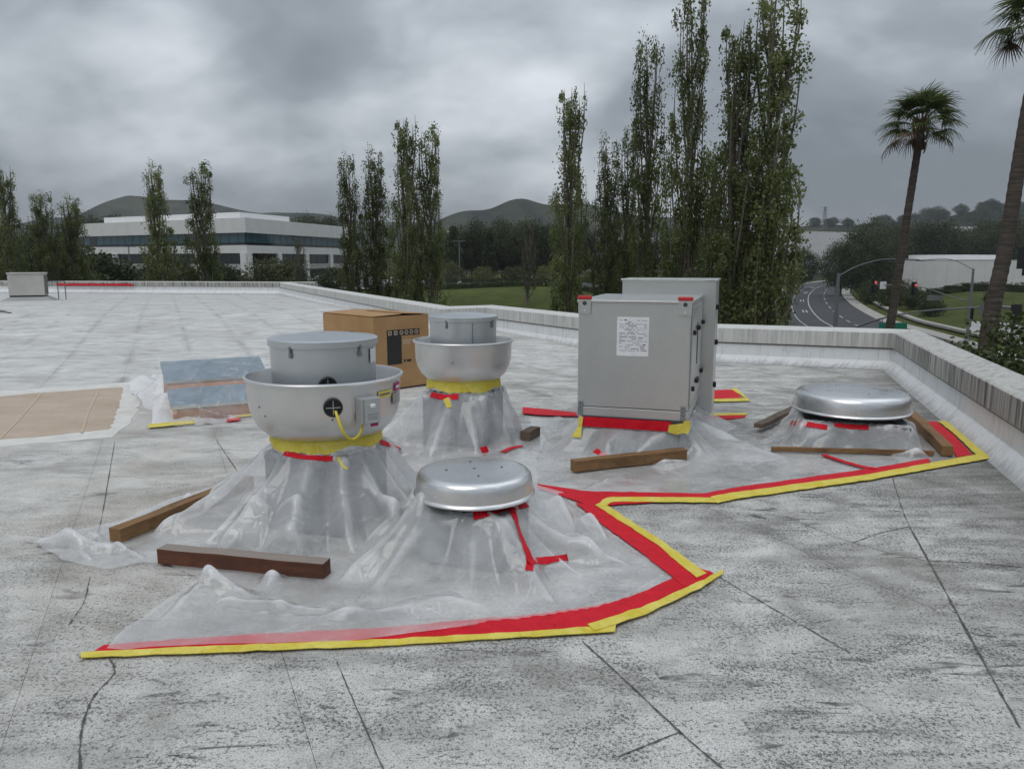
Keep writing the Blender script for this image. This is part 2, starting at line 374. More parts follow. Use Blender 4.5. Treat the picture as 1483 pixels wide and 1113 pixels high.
def mat_film(name, opac, tint=(0.965, 0.97, 0.975), clear=False):
    m, g, b = new_mat(name); nt = g.nt; co = g.coord()
    n = g.noise(co, 3.0, 4, 0.6, 0.6); f = g.noise(co, 9.0, 4, 0.6, 1.0)
    b.inputs['Base Color'].default_value = (*tint, 1)
    wv = g.node('ShaderNodeVectorMath', {'operation': 'ADD'}, i0=co, i1=g.node('ShaderNodeVectorMath', {'operation': 'SCALE'}, i0=g.noise(co, 5, 3, col=True), Scale=0.16).outputs[0]).outputs[0]
    c1 = g.mr(g.vor(wv, 4.5, 'DISTANCE_TO_EDGE'), 0.0, 0.055, 1.0, 0.0); c2 = g.mr(g.vor(g.map(wv, (1, 1, 1), loc=(3, 1, 2)), 10.0, 'DISTANCE_TO_EDGE'), 0.0, 0.06, 1.0, 0.0)
    crs = g.m('MULTIPLY', g.m('ADD', c1, g.m('MULTIPLY', c2, 0.5)), g.mr(n, 0.42, 0.62))
    bmp = g.bump(g.m('ADD', g.m('MULTIPLY', f, 0.10), g.m('MULTIPLY', crs, 0.25)), 0.5, 0.02)
    g.put(b, 'Normal', bmp)
    tr = g.node('ShaderNodeBsdfTransparent', Color=(1, 1, 1)).outputs[0]
    tl = g.node('ShaderNodeBsdfTranslucent', Color=tint, Normal=bmp).outputs[0]
    b.inputs['Specular IOR Level'].default_value = 0.0; b.inputs['Roughness'].default_value = 1.0
    body = g.node('ShaderNodeMixShader', i0=0.36, i1=b.outputs[0], i2=tl).outputs[0]
    pt = g.node('ShaderNodeNewGeometry').outputs['Pointiness']
    op = g.m('ADD', g.mr(n, 0.3, 0.7, max(0.02, opac - 0.14), opac + 0.14), g.m('ADD', g.mr(pt, 0.512, 0.57, 0.0, 0.55), g.m('MULTIPLY', crs, 0.07)), clamp=True)
    mx = g.node('ShaderNodeMixShader', i0=op, i1=tr, i2=body).outputs[0]
    gl = g.node('ShaderNodeBsdfGlossy', Color=(1, 1, 1), Roughness=g.mr(f, 0.3, 0.7, 0.06, 0.22), Normal=bmp).outputs[0]      # surface gloss of the film
    mx = g.node('ShaderNodeMixShader', i0=g.node('ShaderNodeFresnel', IOR=g.mr(g.node('ShaderNodeNewGeometry').outputs['Backfacing'], 0.0, 1.0, 1.5, 1 / 1.5)).outputs[0]   # same on both faces of a thin film
        , i1=mx, i2=gl).outputs[0]
    nt.links.new(mx, nt.nodes['Material Output'].inputs[0])
mat_film('poly_film', 0.37); mat_film('poly_film_white', 0.80); mat_film('poly_film_clear', 0.04, clear=True)
def mat_leaf(name, lo, hi, trans=0.3):
    m, g, b = new_mat(name); nt = g.nt; co = g.coord()
    n = g.noise(co, 0.55, 3, 0.6); n2 = g.noise(co, 9, 2)
    r = g.node('ShaderNodeObjectInfo').outputs['Random']
    t = g.m('ADD', g.m('MULTIPLY', n, 0.55), g.m('ADD', g.m('MULTIPLY', n2, 0.45), g.m('MULTIPLY', g.m('SUBTRACT', r, 0.5), 0.16)))
    c = g.mix(g.mr(t, 0.35, 0.68), lo, hi)
    g.put(b, 'Base Color', c); b.inputs['Roughness'].default_value = 0.5; b.inputs['Specular IOR Level'].default_value = 0.35
    tl = g.node('ShaderNodeBsdfTranslucent', Color=c).outputs[0]
    nt.links.new(g.node('ShaderNodeMixShader', i0=trans, i1=b.outputs[0], i2=tl).outputs[0], nt.nodes['Material Output'].inputs[0])
mat_leaf('poplar_leaf', (0.066, 0.085, 0.026), (0.25, 0.29, 0.11), 0.45)
mat_leaf('dark_leaf', (0.024, 0.035, 0.012), (0.085, 0.105, 0.036), 0.3)
mat_leaf('olive_leaf', (0.040, 0.048, 0.016), (0.11, 0.12, 0.045))
mat_leaf('pale_leaf', (0.075, 0.085, 0.025), (0.17, 0.175, 0.06))
mat_leaf('palm_leaf', (0.04, 0.062, 0.018), (0.155, 0.19, 0.062), 0.4)
mat_leaf('dead_leaf', (0.07, 0.042, 0.022), (0.16, 0.095, 0.05), 0.1)
mat_leaf('hedge_leaf', (0.024, 0.036, 0.010), (0.085, 0.108, 0.032), 0.25)
mat_wood('bark', (0.085, 0.07, 0.055), (0.16, 0.135, 0.11), (0.045, 0.035, 0.028))
def mat_palm_trunk():
    m, g, b = new_mat('palm_bark'); co = g.coord(); z = g.xyz(co)[2]
    rg = g.noise(g.map(co, (1.5, 1.5, 16)), 1.0, 4, 0.6, 0.3); n = g.noise(co, 5, 4)
    g.put(b, 'Base Color', g.mix(g.mr(rg, 0.35, 0.65), (0.045, 0.037, 0.030), (0.105, 0.085, 0.068))); b.inputs['Roughness'].default_value = 0.9
    g.put(b, 'Normal', g.bump(g.m('ADD', rg, n), 0.6, 0.05))
mat_palm_trunk()
def mat_ground():
    m, g, b = new_mat('ground_grass'); co = g.coord(); y = g.xyz(co)[1]
    n = g.noise(co, 0.06, 5, 0.6, 0.4); f = g.noise(co, 0.35, 6, 0.7, 0.5)
    c = g.mix(g.mr(n, 0.35, 0.65), (0.050, 0.066, 0.014), (0.090, 0.108, 0.024)); c = g.mix(g.mr(f, 0.42, 0.65, 0, 0.7), c, (0.034, 0.042, 0.013))
    c = g.mix(g.mr(y, 215.0, 270.0), c, g.mix(g.mr(f, 0.4, 0.6), (0.025, 0.032, 0.014), (0.055, 0.06, 0.03)))
    g.put(b, 'Base Color', c); b.inputs['Roughness'].default_value = 0.9; b.inputs['Specular IOR Level'].default_value = 0.1
    g.put(b, 'Normal', g.bump(f, 0.6, 0.15))
mat_ground()
def mat_hill():
    m, g, b = new_mat('hill_scrub'); co = g.coord()
    n = g.noise(co, 0.004, 6, 0.6, 0.6); f = g.noise(co, 0.03, 5, 0.7)
    c = g.mix(g.mr(n, 0.42, 0.62), (0.020, 0.027, 0.017), (0.068, 0.073, 0.042)); c = g.mix(g.mr(f, 0.48, 0.62, 0, 0.8), c, (0.015, 0.021, 0.014))
    g.put(b, 'Base Color', c); b.inputs['Roughness'].default_value = 1.0; b.inputs['Specular IOR Level'].default_value = 0.0
mat_hill()
simple('asphalt', (0.060, 0.062, 0.066), 0.85, var=0.18, scale=0.4, spec=0.3)
simple('road_paint', (0.42, 0.43, 0.44), 0.7, var=0.3, scale=3)
simple('concrete', (0.36, 0.345, 0.315), 0.85, var=0.12, scale=0.8, spec=0.2)
simple('office_white', (0.72, 0.715, 0.70), 0.7, var=0.05, scale=0.5)
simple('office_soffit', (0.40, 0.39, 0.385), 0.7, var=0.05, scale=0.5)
simple('screen_white', (0.78, 0.785, 0.79), 0.6, var=0.03, scale=0.5)
simple('warehouse_white', (0.70, 0.695, 0.69), 0.7, var=0.05, scale=0.3)
simple('outer_stucco', (0.55, 0.54, 0.51), 0.85)
def mat_glass(name, c, rough=0.06):
    m, g, b = new_mat(name); co = g.coord()
    g.put(b, 'Base Color', g.mix(g.mr(g.noise(co, 0.25, 2), 0.35, 0.65), tuple(q * 0.7 for q in c), tuple(q * 1.35 for q in c)))
    b.inputs['Roughness'].default_value = rough; b.inputs['Specular IOR Level'].default_value = 0.75
mat_glass('glass_teal', (0.030, 0.075, 0.095)); mat_glass('glass_dark', (0.010, 0.014, 0.016)); mat_glass('car_glass', (0.015, 0.018, 0.02))
simple('pole_grey', (0.16, 0.165, 0.17), 0.5, 0.3, scale=1.5)
simple('signal_black', (0.013, 0.013, 0.014), 0.5)
simple('sign_green', (0.006, 0.17, 0.10), 0.4)
simple('sign_white', (0.68, 0.69, 0.70), 0.45)
simple('sign_letter', (0.16, 0.16, 0.155), 0.5)
simple('car_white', (0.70, 0.71, 0.72), 0.25, scale=0.6); simple('car_silver', (0.34, 0.35, 0.36), 0.28, 0.6, scale=0.6); simple('car_dark', (0.02, 0.022, 0.026), 0.2, scale=0.6)
simple('hvac_beige', (0.52, 0.50, 0.47), 0.55, 0.1, scale=1.2)
simple('dark_brown', (0.13, 0.115, 0.10), 0.7)
def mat_emit(name, col, st):
    m, g, b = new_mat(name); b.inputs['Base Color'].default_value = (*col, 1)
    b.inputs['Emission Color'].default_value = (*col, 1); b.inputs['Emission Strength'].default_value = st
mat_emit('signal_red', (0.9, 0.12, 0.10), 0.35)

# ------------------------------------------------------------------ terrain
GZ = -7.5
ROADPX = [(1215, 478), (1186, 460), (1172, 440), (1174, 425), (1187, 415), (1208, 410), (1245, 405), (1290, 402)]
_rc = [P(px, py, GZ) for px, py in ROADPX]
_d0 = (_rc[2] - _rc[0]).normalized()
ROAD = [_rc[0] - _d0 * q for q in (260, 200, 140, 100, 70, 45, 20)] + _rc
_e = (_rc[-1] - _rc[-2]).normalized(); ROAD += [_rc[-1] + _e * q for q in (60, 160, 300)]
def catmull(pts, n=8):
    out = []
    for i in range(len(pts) - 1):
        p0, p1, p2, p3 = pts[max(i - 1, 0)], pts[i], pts[i + 1], pts[min(i + 2, len(pts) - 1)]
        for k in range(n):
            t = k / n
            out.append(0.5 * ((2 * p1) + (p2 - p0) * t + (2 * p0 - 5 * p1 + 4 * p2 - p3) * t * t + (3 * p1 - p0 - 3 * p2 + p3) * t ** 3))
    return out + [pts[-1]]
RC = catmull(ROAD, 6); RCA = np.array([[p.x, p.y] for p in RC])
def road_off(x, y):              # signed distance from the road's centre line, right positive
    x = np.atleast_1d(np.asarray(x, float)); y = np.atleast_1d(np.asarray(y, float))
    best = np.full(x.shape, 1e9); sg = np.zeros(x.shape)
    for i in range(len(RCA) - 1):
        a, b = RCA[i], RCA[i + 1]; d = b - a; L2 = d @ d
        t = np.clip(((x - a[0]) * d[0] + (y - a[1]) * d[1]) / L2, 0, 1)
        qx = x - a[0] - t * d[0]; qy = y - a[1] - t * d[1]; dist = np.hypot(qx, qy); s = np.sign(d[1] * qx - d[0] * qy)
        k = dist < best; best = np.where(k, dist, best); sg = np.where(k, s, sg)
    return best * np.where(sg == 0, 1, sg)
def Tn(x, y):
    x = np.asarray(x, float); y = np.asarray(y, float)
    o = road_off(x.ravel(), y.ravel()).reshape(x.shape)
    bank = sstep(62, 118, y) * sstep(16, 42, -o) * (4.75 + 0.45 * np.sin(x * 0.11 + 1) * sstep(90, 118, y) * sstep(150, 120, y))
    emb = sstep(17, 33, o) * sstep(70, 120, y) * 3.4
    far = sstep(420, 800, y) * 6 * sstep(30, 200, np.abs(o))
    return GZ + bank + emb + far
def T(x, y): return float(Tn(np.array([x]), np.array([y]))[0])

def build_ground():
    xs = np.concatenate([np.arange(-2600, -300, 115), np.arange(-300, -120, 15), np.arange(-120, 260, 4.5), np.arange(260, 500, 15), np.arange(500, 2700, 115)])
    ys = np.concatenate([np.arange(-300, 20, 40), np.arange(20, 260, 4.5), np.arange(260, 520, 14), np.arange(520, 3300, 130)])
    X, Y = np.meshgrid(xs, ys); Z = Tn(X, Y)
    V = np.stack([X, Y, Z], -1).reshape(-1, 3); nx = len(xs); ny = len(ys)
    i = (np.arange(ny - 1)[:, None] * nx + np.arange(nx - 1)[None]).ravel()
    o = np_mesh('ground', V, np.stack([i, i + 1, i + nx + 1, i + nx], 1), 'ground_grass', smooth=True); tag(o, kind='structure')
build_ground()
def offset_line(pts, off):
    out = []
    for i, p in enumerate(pts):
        t = (pts[min(i + 1, len(pts) - 1)] - pts[max(i - 1, 0)]).normalized(); out.append(Vector((p.x + t.y * off(i), p.y - t.x * off(i), 0)))
    return out
def strip(name, mat, o1, o2, z1, z2=None, rng=None, parent=None, kind='structure'):
    pts = RC; f1 = o1 if callable(o1) else (lambda i: o1); f2 = o2 if callable(o2) else (lambda i: o2)
    a = offset_line(pts, f1); b = offset_line(pts, f2); mb = MB(); z2 = z1 if z2 is None else z2
    i0, i1 = rng or (0, len(pts) - 1)
    for i in range(i0, i1):
        q = [Vector((a[i].x, a[i].y, z1)), Vector((b[i].x, b[i].y, z2)), Vector((b[i + 1].x, b[i + 1].y, z2)), Vector((a[i + 1].x, a[i + 1].y, z1))]
        mb.add(q, [(0, 1, 2, 3)])
        lo = [v - Vector((0, 0, 0.3)) for v in q]; mb.add(q + lo, [(0, 3, 7, 4), (1, 5, 6, 2)])
    o = mb.build(name, mat, parent)
    if not parent and kind: tag(o, kind=kind)
    return o
def halfw(i): return 8.2 + 3.4 * float(sstep(120, 75, RC[i].y))
strip('road', 'asphalt', lambda i: -halfw(i), halfw, GZ + 0.05)
strip('kerb', 'concrete', halfw, lambda i: halfw(i) + 0.35, GZ + 0.20)
strip('kerb', 'concrete', lambda i: -halfw(i) - 0.35, lambda i: -halfw(i), GZ + 0.20)
strip('pavement', 'concrete', lambda i: halfw(i) + 0.36, lambda i: halfw(i) + 2.3, GZ + 0.19)
strip('pavement', 'concrete', lambda i: -halfw(i) - 2.6, lambda i: -halfw(i) - 0.36, GZ + 0.19)
_lab = strip('retaining_kerb', 'concrete', lambda i: halfw(i) + 4.6, lambda i: halfw(i) + 5.6, GZ + 0.55, kind=None)
tag(_lab, 'low pale concrete retaining kerb curving along the grass embankment beside the road', 'kerb')
road_o = bpy.data.objects['road']
nR = len(RC)
strip('lane_line', 'road_paint', -0.25, -0.05, GZ + 0.058, parent=road_o); strip('lane_line', 'road_paint', -3.6, -3.45, GZ + 0.058, parent=road_o)
for k in range(20, nR - 12, 2): strip('lane_dash', 'road_paint', 3.5, 3.68, GZ + 0.058, rng=(k, k + 1), parent=road_o)
strip('lane_line', 'road_paint', lambda i: -halfw(i) + 0.9, lambda i: -halfw(i) + 1.08, GZ + 0.058, parent=road_o)
for off in (-1.9, -1.3):
    for k in (50, 55, 60, 64): strip('lane_dash', 'road_paint', off, off + 0.25, GZ + 0.058, rng=(k, k + 1), parent=road_o)
# parking lot and footpath on the plateau behind the grass bank
def plateau_strip(name, mat, x0, x1, y0, y1, dz):
    xs = np.linspace(x0, x1, 60); mb = MB()
    for i in range(59):
        mb.add([(xs[i], y0, T(xs[i], y0) + dz), (xs[i + 1], y0, T(xs[i + 1], y0) + dz), (xs[i + 1], y1, T(xs[i + 1], y1) + dz), (xs[i], y1, T(xs[i], y1) + dz)], [(0, 1, 2, 3)])
    return tag(mb.build(name, mat), kind='structure')
plateau_strip('parking_lot', 'asphalt', -150, 24, 131, 152, 0.25)
plateau_strip('path', 'concrete', -150, 20, 126.5, 130.5, 0.3)

# ------------------------------------------------------------------ hills
HILLS = []
def hill(name, bumps, Y, halfdepth, x0, x1, seed, rough=0.1):
    xs = np.arange(x0, x1, 12.0); ys = np.linspace(Y - halfdepth, Y + halfdepth, 36); X, Yg = np.meshgrid(xs, ys)
    Z = np.zeros_like(X)
    for px, py, wpx in bumps:
        c = A(px, py, Y); s = wpx / FPX * Y
        Z = (Z ** 4 + ((c.z + 6) * np.exp(-((X - c.x) / s) ** 2)) ** 4) ** 0.25
    Z = Z * np.exp(-((Yg - Y) / (halfdepth * 0.55)) ** 2)
    n = vnoise(X / 260, Yg / 260, seed) * 0.75 + vnoise(X / 90, Yg / 90, seed + 1) * 0.22 + vnoise(X / 30, Yg / 30, seed + 2) * 0.08
    Z = Z * (1 - rough + rough * 2 * n) - 6
    V = np.stack([X, Yg, Z], -1).reshape(-1, 3); nx = len(xs); i = (np.arange(35)[:, None] * nx + np.arange(nx - 1)[None]).ravel()
    Fh = np.stack([i, i + 1, i + nx + 1, i + nx], 1); tag(np_mesh(name, V, Fh, 'hill_scrub', smooth=True), kind='structure')
    HILLS.append(BVHTree.FromPolygons([Vector(v) for v in V], [tuple(int(q) for q in f) for f in Fh]))
hill('hills', [(190, 294, 90), (270, 304, 120), (90, 318, 120), (450, 316, 150), (-120, 318, 200), (600, 322, 200), (330, 314, 200)], 1900, 520, -2400, 300, 3)
hill('hills', [(750, 297, 70), (680, 312, 90), (830, 301, 110), (950, 318, 200), (560, 326, 150)], 1500, 380, -700, 900, 9)
hill('hills', [(1420, 303, 140), (1560, 300, 160), (1290, 318, 120), (1180, 322, 110), (1050, 328, 130)], 1050, 260, 150, 1500, 5, 0.12)

# ------------------------------------------------------------------ the roof we stand on
PA = Vector((5.88, 11.75, 0)); PS = PA - AX * 26.9
PB = Vector((2.55, 13.05, 0)); PC = Vector((-0.60, 18.3, 0)); PC2 = Vector((-1.62, 17.75, 0)); PD = Vector((-11.7, 39.2, 0)); PD2 = Vector((-9.9, 39.0, 0)); PE = Vector((-36, 42.6, 0))
ROOFPOLY = [PS, PA, PB, PC, PC2, PD, PE, Vector((-36, PS.y, 0))]
def roof_z(x, y):                # falls gently away from a crease about 22 m off
    yc = 22.3 + 0.1 * (x + 6)
    return float(0.16 * max(0, 1 - abs(y - yc) / (9.0 if y < yc else 14.0))) if y > 13 else 0.0
def clip_half(poly, n, d):       # keep the side where n.p <= d
    out = []
    for i in range(len(poly)):
        a, b = poly[i], poly[(i + 1) % len(poly)]; da, db = n.dot(a) - d, n.dot(b) - d
        if da <= 0: out.append(a)
        if (da < 0 < db) or (db < 0 < da): out.append(a + (b - a) * (da / (da - db)))
    return out
roof = MB().add([p + Vector((0, 0, -0.012)) for p in ROOFPOLY] + [p + Vector((0, 0, -0.3)) for p in ROOFPOLY],
                [tuple(range(8)), tuple(range(15, 7, -1))]).build('roof', 'roof_felt_dark'); tag(roof, kind='structure')
def build_sheets():
    base = [Vector(p) for p in ROOFPOLY]; w = 0.97; gap = 0.0009; rr = random.Random(5)
    ss = [N1.dot(p) for p in base]; k0 = math.floor(min(ss) / w) - 1; k1 = math.ceil(max(ss) / w) + 1
    for k in range(k0, k1):
        lo = (k - 0.13) * w + 0.5 * w + gap; hi = (k + 1 - 0.13) * w + 0.5 * w - gap
        pl = clip_half(clip_half(base, N1, hi), -N1, -lo)
        if len(pl) < 3: continue
        cuts = []; t = -16 + rr.uniform(0, 5)
        while t < 48: cuts.append(t); t += rr.uniform(4.5, 7.5)
        edges = [-99] + cuts + [99]
        dz = rr.uniform(-0.001, 0.0015)
        for a, b in zip(edges[:-1], edges[1:]):
            q = clip_half(clip_half(pl, S1, b - gap), -S1, -(a + gap))
            if len(q) < 3: continue
            # split where the fall of the roof changes
            for ylo, yhi in ((-50, 13.3), (13.3, 22.3), (22.3, 80)):
                r_ = clip_half(clip_half(q, Vector((-0.1 if yhi == 22.3 else 0, 1, 0)), yhi + (0.6 if yhi == 22.3 else 0)),
                               Vector((0.1 if ylo == 22.3 else 0, -1, 0)), -(ylo + (0.6 if ylo == 22.3 else 0)))
                if len(r_) < 3: continue
                ar = sum(r_[i].x * r_[(i + 1) % len(r_)].y - r_[(i + 1) % len(r_)].x * r_[i].y for i in range(len(r_))) / 2
                if abs(ar) < 0.01: continue
                mb = MB(); n = len(r_)
                top = [Vector((p.x, p.y, dz + roof_z(p.x, p.y))) for p in r_]; bot = [p - Vector((0, 0, 0.014)) for p in top]
                mb.add(top + bot, [tuple(range(n))] + [(i, (i + 1) % n, (i + 1) % n + n, i + n) for i in range(n)])
                mb.build('roofing_sheet', 'roof_membrane', roof)
build_sheets()
def px_poly(name, mat, pts, z, parent=None, jit=0.0, sub=1, thick=0.0):
    out = []; rr = random.Random(hash(name) % 1000)
    rr = random.Random(len(pts) * 17 + int(pts[0][0]))
    g = [P(x, y, 0) for x, y in pts]
    for i in range(len(g)):
        a, b = g[i], g[(i + 1) % len(g)]
        n = max(1, int((b - a).length / sub)) if sub < 1 else 1
        for k in range(n):
            q = a + (b - a) * (k / n)
            out.append(Vector((q.x + rr.uniform(-jit, jit), q.y + rr.uniform(-jit, jit), z)))
    n = len(out); mb = MB()
    if thick: mb.add(out + [p - Vector((0, 0, thick)) for p in out], [tuple(range(n))] + [(i, (i + 1) % n, (i + 1) % n + n, i + n) for i in range(n)])
    else: mb.add(out, [tuple(range(n))])
    return mb.build(name, mat, parent)
simple('white_coating', (0.66, 0.645, 0.60), 0.75, var=0.12, scale=5)
px_poly('patch_border', 'white_coating', [(-60, 570), (60, 562), (196, 553), (208, 575), (190, 612), (160, 633), (80, 640), (-60, 652)], 0.003, roof, 0.025, 0.12, 0.005)
px_poly('roof_patch', 'tan_coating', [(-60, 580), (60, 569), (178, 561), (172, 590), (158, 622), (80, 630), (-60, 640)], 0.007, roof, 0.022, 0.10, 0.008)
for _l in ([(60, 570), (30, 605), (0, 636)], [(143, 566), (128, 596), (118, 628)]):
    _q = [P(x, y, 0.0) for x, y in _l]; MB().add([v for p in _q for v in (p + Vector((-0.010, 0, 0.011)), p + Vector((0.014, 0, 0.011)))], [(0, 1, 3, 2), (2, 3, 5, 4)]).build('patch_seam', 'print_tan', roof)

def seam(pts, w0, w1, seed):
    rg = random.Random(seed); g = catmull([P(x, y) for x, y in pts], 10); vs = []
    for i, p in enumerate(g):
        t = (g[min(i + 1, len(g) - 1)] - g[max(i - 1, 0)]).normalized(); s = Vector((-t.y, t.x, 0)); q = p + s * rg.uniform(-0.0012, 0.0012); w = rg.uniform(w0, w1) * 0.5 * (0.4 if rg.random() < 0.2 else 1)
        vs += [(q.x + s.x * w, q.y + s.y * w, 0.0032), (q.x - s.x * w, q.y - s.y * w, 0.0032)]
    MB().add(vs, [(2 * k, 2 * k + 1, 2 * k + 3, 2 * k + 2) for k in range(len(g) - 1)]).build('tarred_seam', 'seam_tar', roof)
simple('seam_tar', (0.10, 0.097, 0.09), 0.9, var=0.6, scale=24)
for k_, (l_, a_, b_) in enumerate((([(1318, 764), (1360, 840), (1425, 960), (1478, 1055)], 0.006, 0.014), ([(845, 930), (905, 985), (985, 1060), (1050, 1116)], 0.005, 0.012), ([(1042, 836), (1090, 864), (1140, 893), (1230, 945)], 0.004, 0.009),
        ([(895, 1096), (940, 1078), (984, 1060)], 0.004, 0.009), ([(488, 958), (512, 1015), (556, 1116)], 0.003, 0.008), ([(166, 640), (150, 735), (135, 800)], 0.003, 0.009), ([(130, 835), (122, 870), (100, 905)], 0.002, 0.010), ([(150, 945), (166, 972), (135, 1010), (118, 1060), (116, 1116)], 0.003, 0.014),
        ([(1235, 786), (1275, 772), (1316, 763)], 0.004, 0.009), ([(1345, 812), (1410, 815), (1483, 822)], 0.005, 0.010), ([(314, 638), (345, 685), (352, 700)], 0.003, 0.009), ([(1292, 690), (1306, 735), (1318, 764)], 0.003, 0.008), ([(1130, 745), (1235, 786), (1340, 812)], 0.002, 0.005))):
    seam(l_, a_, b_, k_ + 3)
def sweep(name, mat, path, prof, parent, side=1, closed_ends=True):
    n = len(path); vs = []; fs = []; uvs = []; L = [0]
    for i in range(1, n): L.append(L[-1] + (path[i] - path[i - 1]).length)
    nor = []
    for i in range(n):
        def seg(j): d = (path[j + 1] - path[j]).normalized(); return Vector((-d.y, d.x, 0)) * side
        if i == 0: m_ = seg(0)
        elif i == n - 1: m_ = seg(n - 2)
        else:
            a, b = seg(i - 1), seg(i); m_ = (a + b).normalized(); m_ /= max(0.35, m_.dot(a))
        nor.append(m_)
    k = len(prof); vl = [0]
    for j in range(1, k): vl.append(vl[-1] + math.dist(prof[j], prof[j - 1]))
    for i in range(n):
        for d, z in prof: p = path[i] + nor[i] * d; vs.append((p.x, p.y, z))
    for i in range(n - 1):
        for j in range(k - 1):
            fs.append((i * k + j, (i + 1) * k + j, (i + 1) * k + j + 1, i * k + j + 1)); uvs += [(L[i], vl[j]), (L[i + 1], vl[j]), (L[i + 1], vl[j + 1]), (L[i], vl[j + 1])]
    me = bpy.data.meshes.new(name); me.from_pydata(vs, [], fs); me.materials.append(MATS[mat])
    ul = me.uv_layers.new(name='UVMap')
    for l, uv in zip(ul.data, uvs): l.uv = uv
    return link(name, me, parent)
par = empty('parapet_wall', (0, 0, 0), 0, 'low white parapet with streaked grey coping running round the roof edge', 'parapet')
def densify(path, step=0.5, jit=0.0):
    out = []; rr = random.Random(3)
    for a, b in zip(path[:-1], path[1:]):
        n = max(1, int((b - a).length / step))
        for k in range(n): out.append(a + (b - a) * (k / n))
    return out + [path[-1]]
MAINP = [PS, PA, PB, PC, PC2, PD]
COPE = [(0.0, 0.335), (0.035, 0.335), (0.035, 0.56), (0.01, 0.575), (-0.33, 0.60), (-0.345, 0.59), (-0.345, 0.30)]
sweep('coping', 'coping_streaked', MAINP, COPE, par)
sweep('wall', 'parapet_white', MAINP, [(0.002, -0.05), (0.002, 0.337)], par)
sweep('gap_shade', 'dark_brown', MAINP, [(0.005, 0.310), (0.012, 0.310), (0.033, 0.330), (0.033, 0.334)], par)  # dark strip standing in for the shaded gap beneath the coping
sweep('cant_strip', 'parapet_white', MAINP, [(0.17, 0.003), (0.14, 0.014), (0.09, 0.06), (0.045, 0.11), (0.02, 0.128), (0.004, 0.130)], par)
sweep('outer_wall', 'outer_stucco', MAINP, [(-0.32, 0.32), (-0.32, GZ - 0.5)], par)
far_par = empty('parapet_wall', (0, 0, 0), 0, 'white parapet across the far end of the roof, facing the office block', 'parapet')
FARP = [PD2, PE]
sweep('coping', 'coping_streaked', FARP, [(a, b + 0.012) for a, b in COPE], far_par)
sweep('wall', 'parapet_white', FARP, [(0.012, -0.05), (0.012, 0.35)], far_par)
sweep('cant_strip', 'parapet_white', FARP, [(0.35, 0.006), (0.2, 0.06), (0.05, 0.18), (0.013, 0.185)], far_par)
sweep('outer_wall', 'outer_stucco', FARP, [(-0.325, 0.32), (-0.325, GZ - 0.5)], far_par)
MB().b2((-0.17, -0.02, -3), (0.17, 0.02, 0.55)).build('end_cap', 'outer_stucco', far_par, loc=(PD2.x + 0.022, PD2.y + 0.17, 0), rz=math.pi / 2)

# ------------------------------------------------------------------ rooftop equipment
def arc_plate(mb, R, a0, a1, z0, z1, n=8, t=0.002, c=(0, 0)):
    vs = []
    for i in range(n + 1):
        a = a0 + (a1 - a0) * i / n
        for z in (z0, z1): vs.append((c[0] + (R + t) * math.cos(a), c[1] + (R + t) * math.sin(a), z))
    return mb.add(vs, [(2 * i, 2 * i + 2, 2 * i + 3, 2 * i + 1) for i in range(n)])
def bowl_r(z, prof):
    for (r0, z0), (r1, z1) in zip(prof[:-1], prof[1:]):
        if z0 <= z <= z1: return r0 + (r1 - r0) * (z - z0) / (z1 - z0)
    return prof[-1][0]
def curb(t, half, h, mat='galvanised_dull', flare=0.05):
    mb = MB()
    for hw, z0, z1 in ((half, 0.0, h - 0.05), (half + 0.004, h - 0.05, h)): mb.b2((-hw, -hw, z0 + 0.002), (hw, hw, z1))
    return mb.build('curb', mat, t, bevel=0.004)
def make_fan(loc, label, R, zb, zr, Rh, zt, rneck, big):
    t = empty('exhaust_fan', (loc.x, loc.y, 0), AANG, label, 'exhaust fan', 'upblast exhaust fans on the roof')
    H = zr - zb
    prof = [(rneck + 0.005, 0), (R * 0.76, 0.006), (R * 0.86, 0.05 * H / 0.36), (R * 0.935, 0.115 * H / 0.36), (R * 0.972, 0.19 * H / 0.36), (R * 0.985, H - 0.02)]
    inner = [(R + 0.008, H - 0.018), (R + 0.012, H - 0.008), (R + 0.008, H), (R - 0.004, H + 0.002), (R * 0.975, H - 0.012), (R * 0.96, H * 0.55), (R * 0.92, H * 0.34), (R * 0.84, H * 0.17), (R * 0.7, H * 0.08), (0.02, H * 0.06)]
    MB().lathe(prof + inner, 96, (0, 0, zb)).build('bowl', 'spun_aluminium', t, smooth=True)
    hood = MB().lathe([(Rh * 0.97, zr - 0.16), (Rh * 0.985, zr - 0.05), (Rh, zt - 0.05), (Rh, zt - 0.035)], 80).build('hood', 'hood_aluminium', t, smooth=True)
    MB().lathe([(Rh + 0.004, zt - 0.045), (Rh + 0.012, zt - 0.043), (Rh + 0.013, zt - 0.006), (Rh + 0.004, zt), (Rh * 0.9, zt + 0.004), (Rh * 0.6, zt + 0.016), (Rh * 0.3, zt + 0.022), (0.01, zt + 0.024)], 80).build('lid', 'hood_aluminium', hood, smooth=True)
    MB().lathe([(rneck + 0.004, zb - 0.09), (rneck + 0.006, zb - 0.04), (rneck + 0.002, zb + 0.006)], 64).build('neck', 'spun_aluminium', t, smooth=True)
    return t, prof, hood
def front_ang(t_loc, dx=0.0):    # angle (world) that faces the camera, shifted sideways
    return math.atan2(-t_loc.y, -t_loc.x) + dx
def to_local(o, w): return Matrix.Rotation(-o.rotation_euler.z, 4, 'Z') @ (Vector(w) - Vector(o.location))
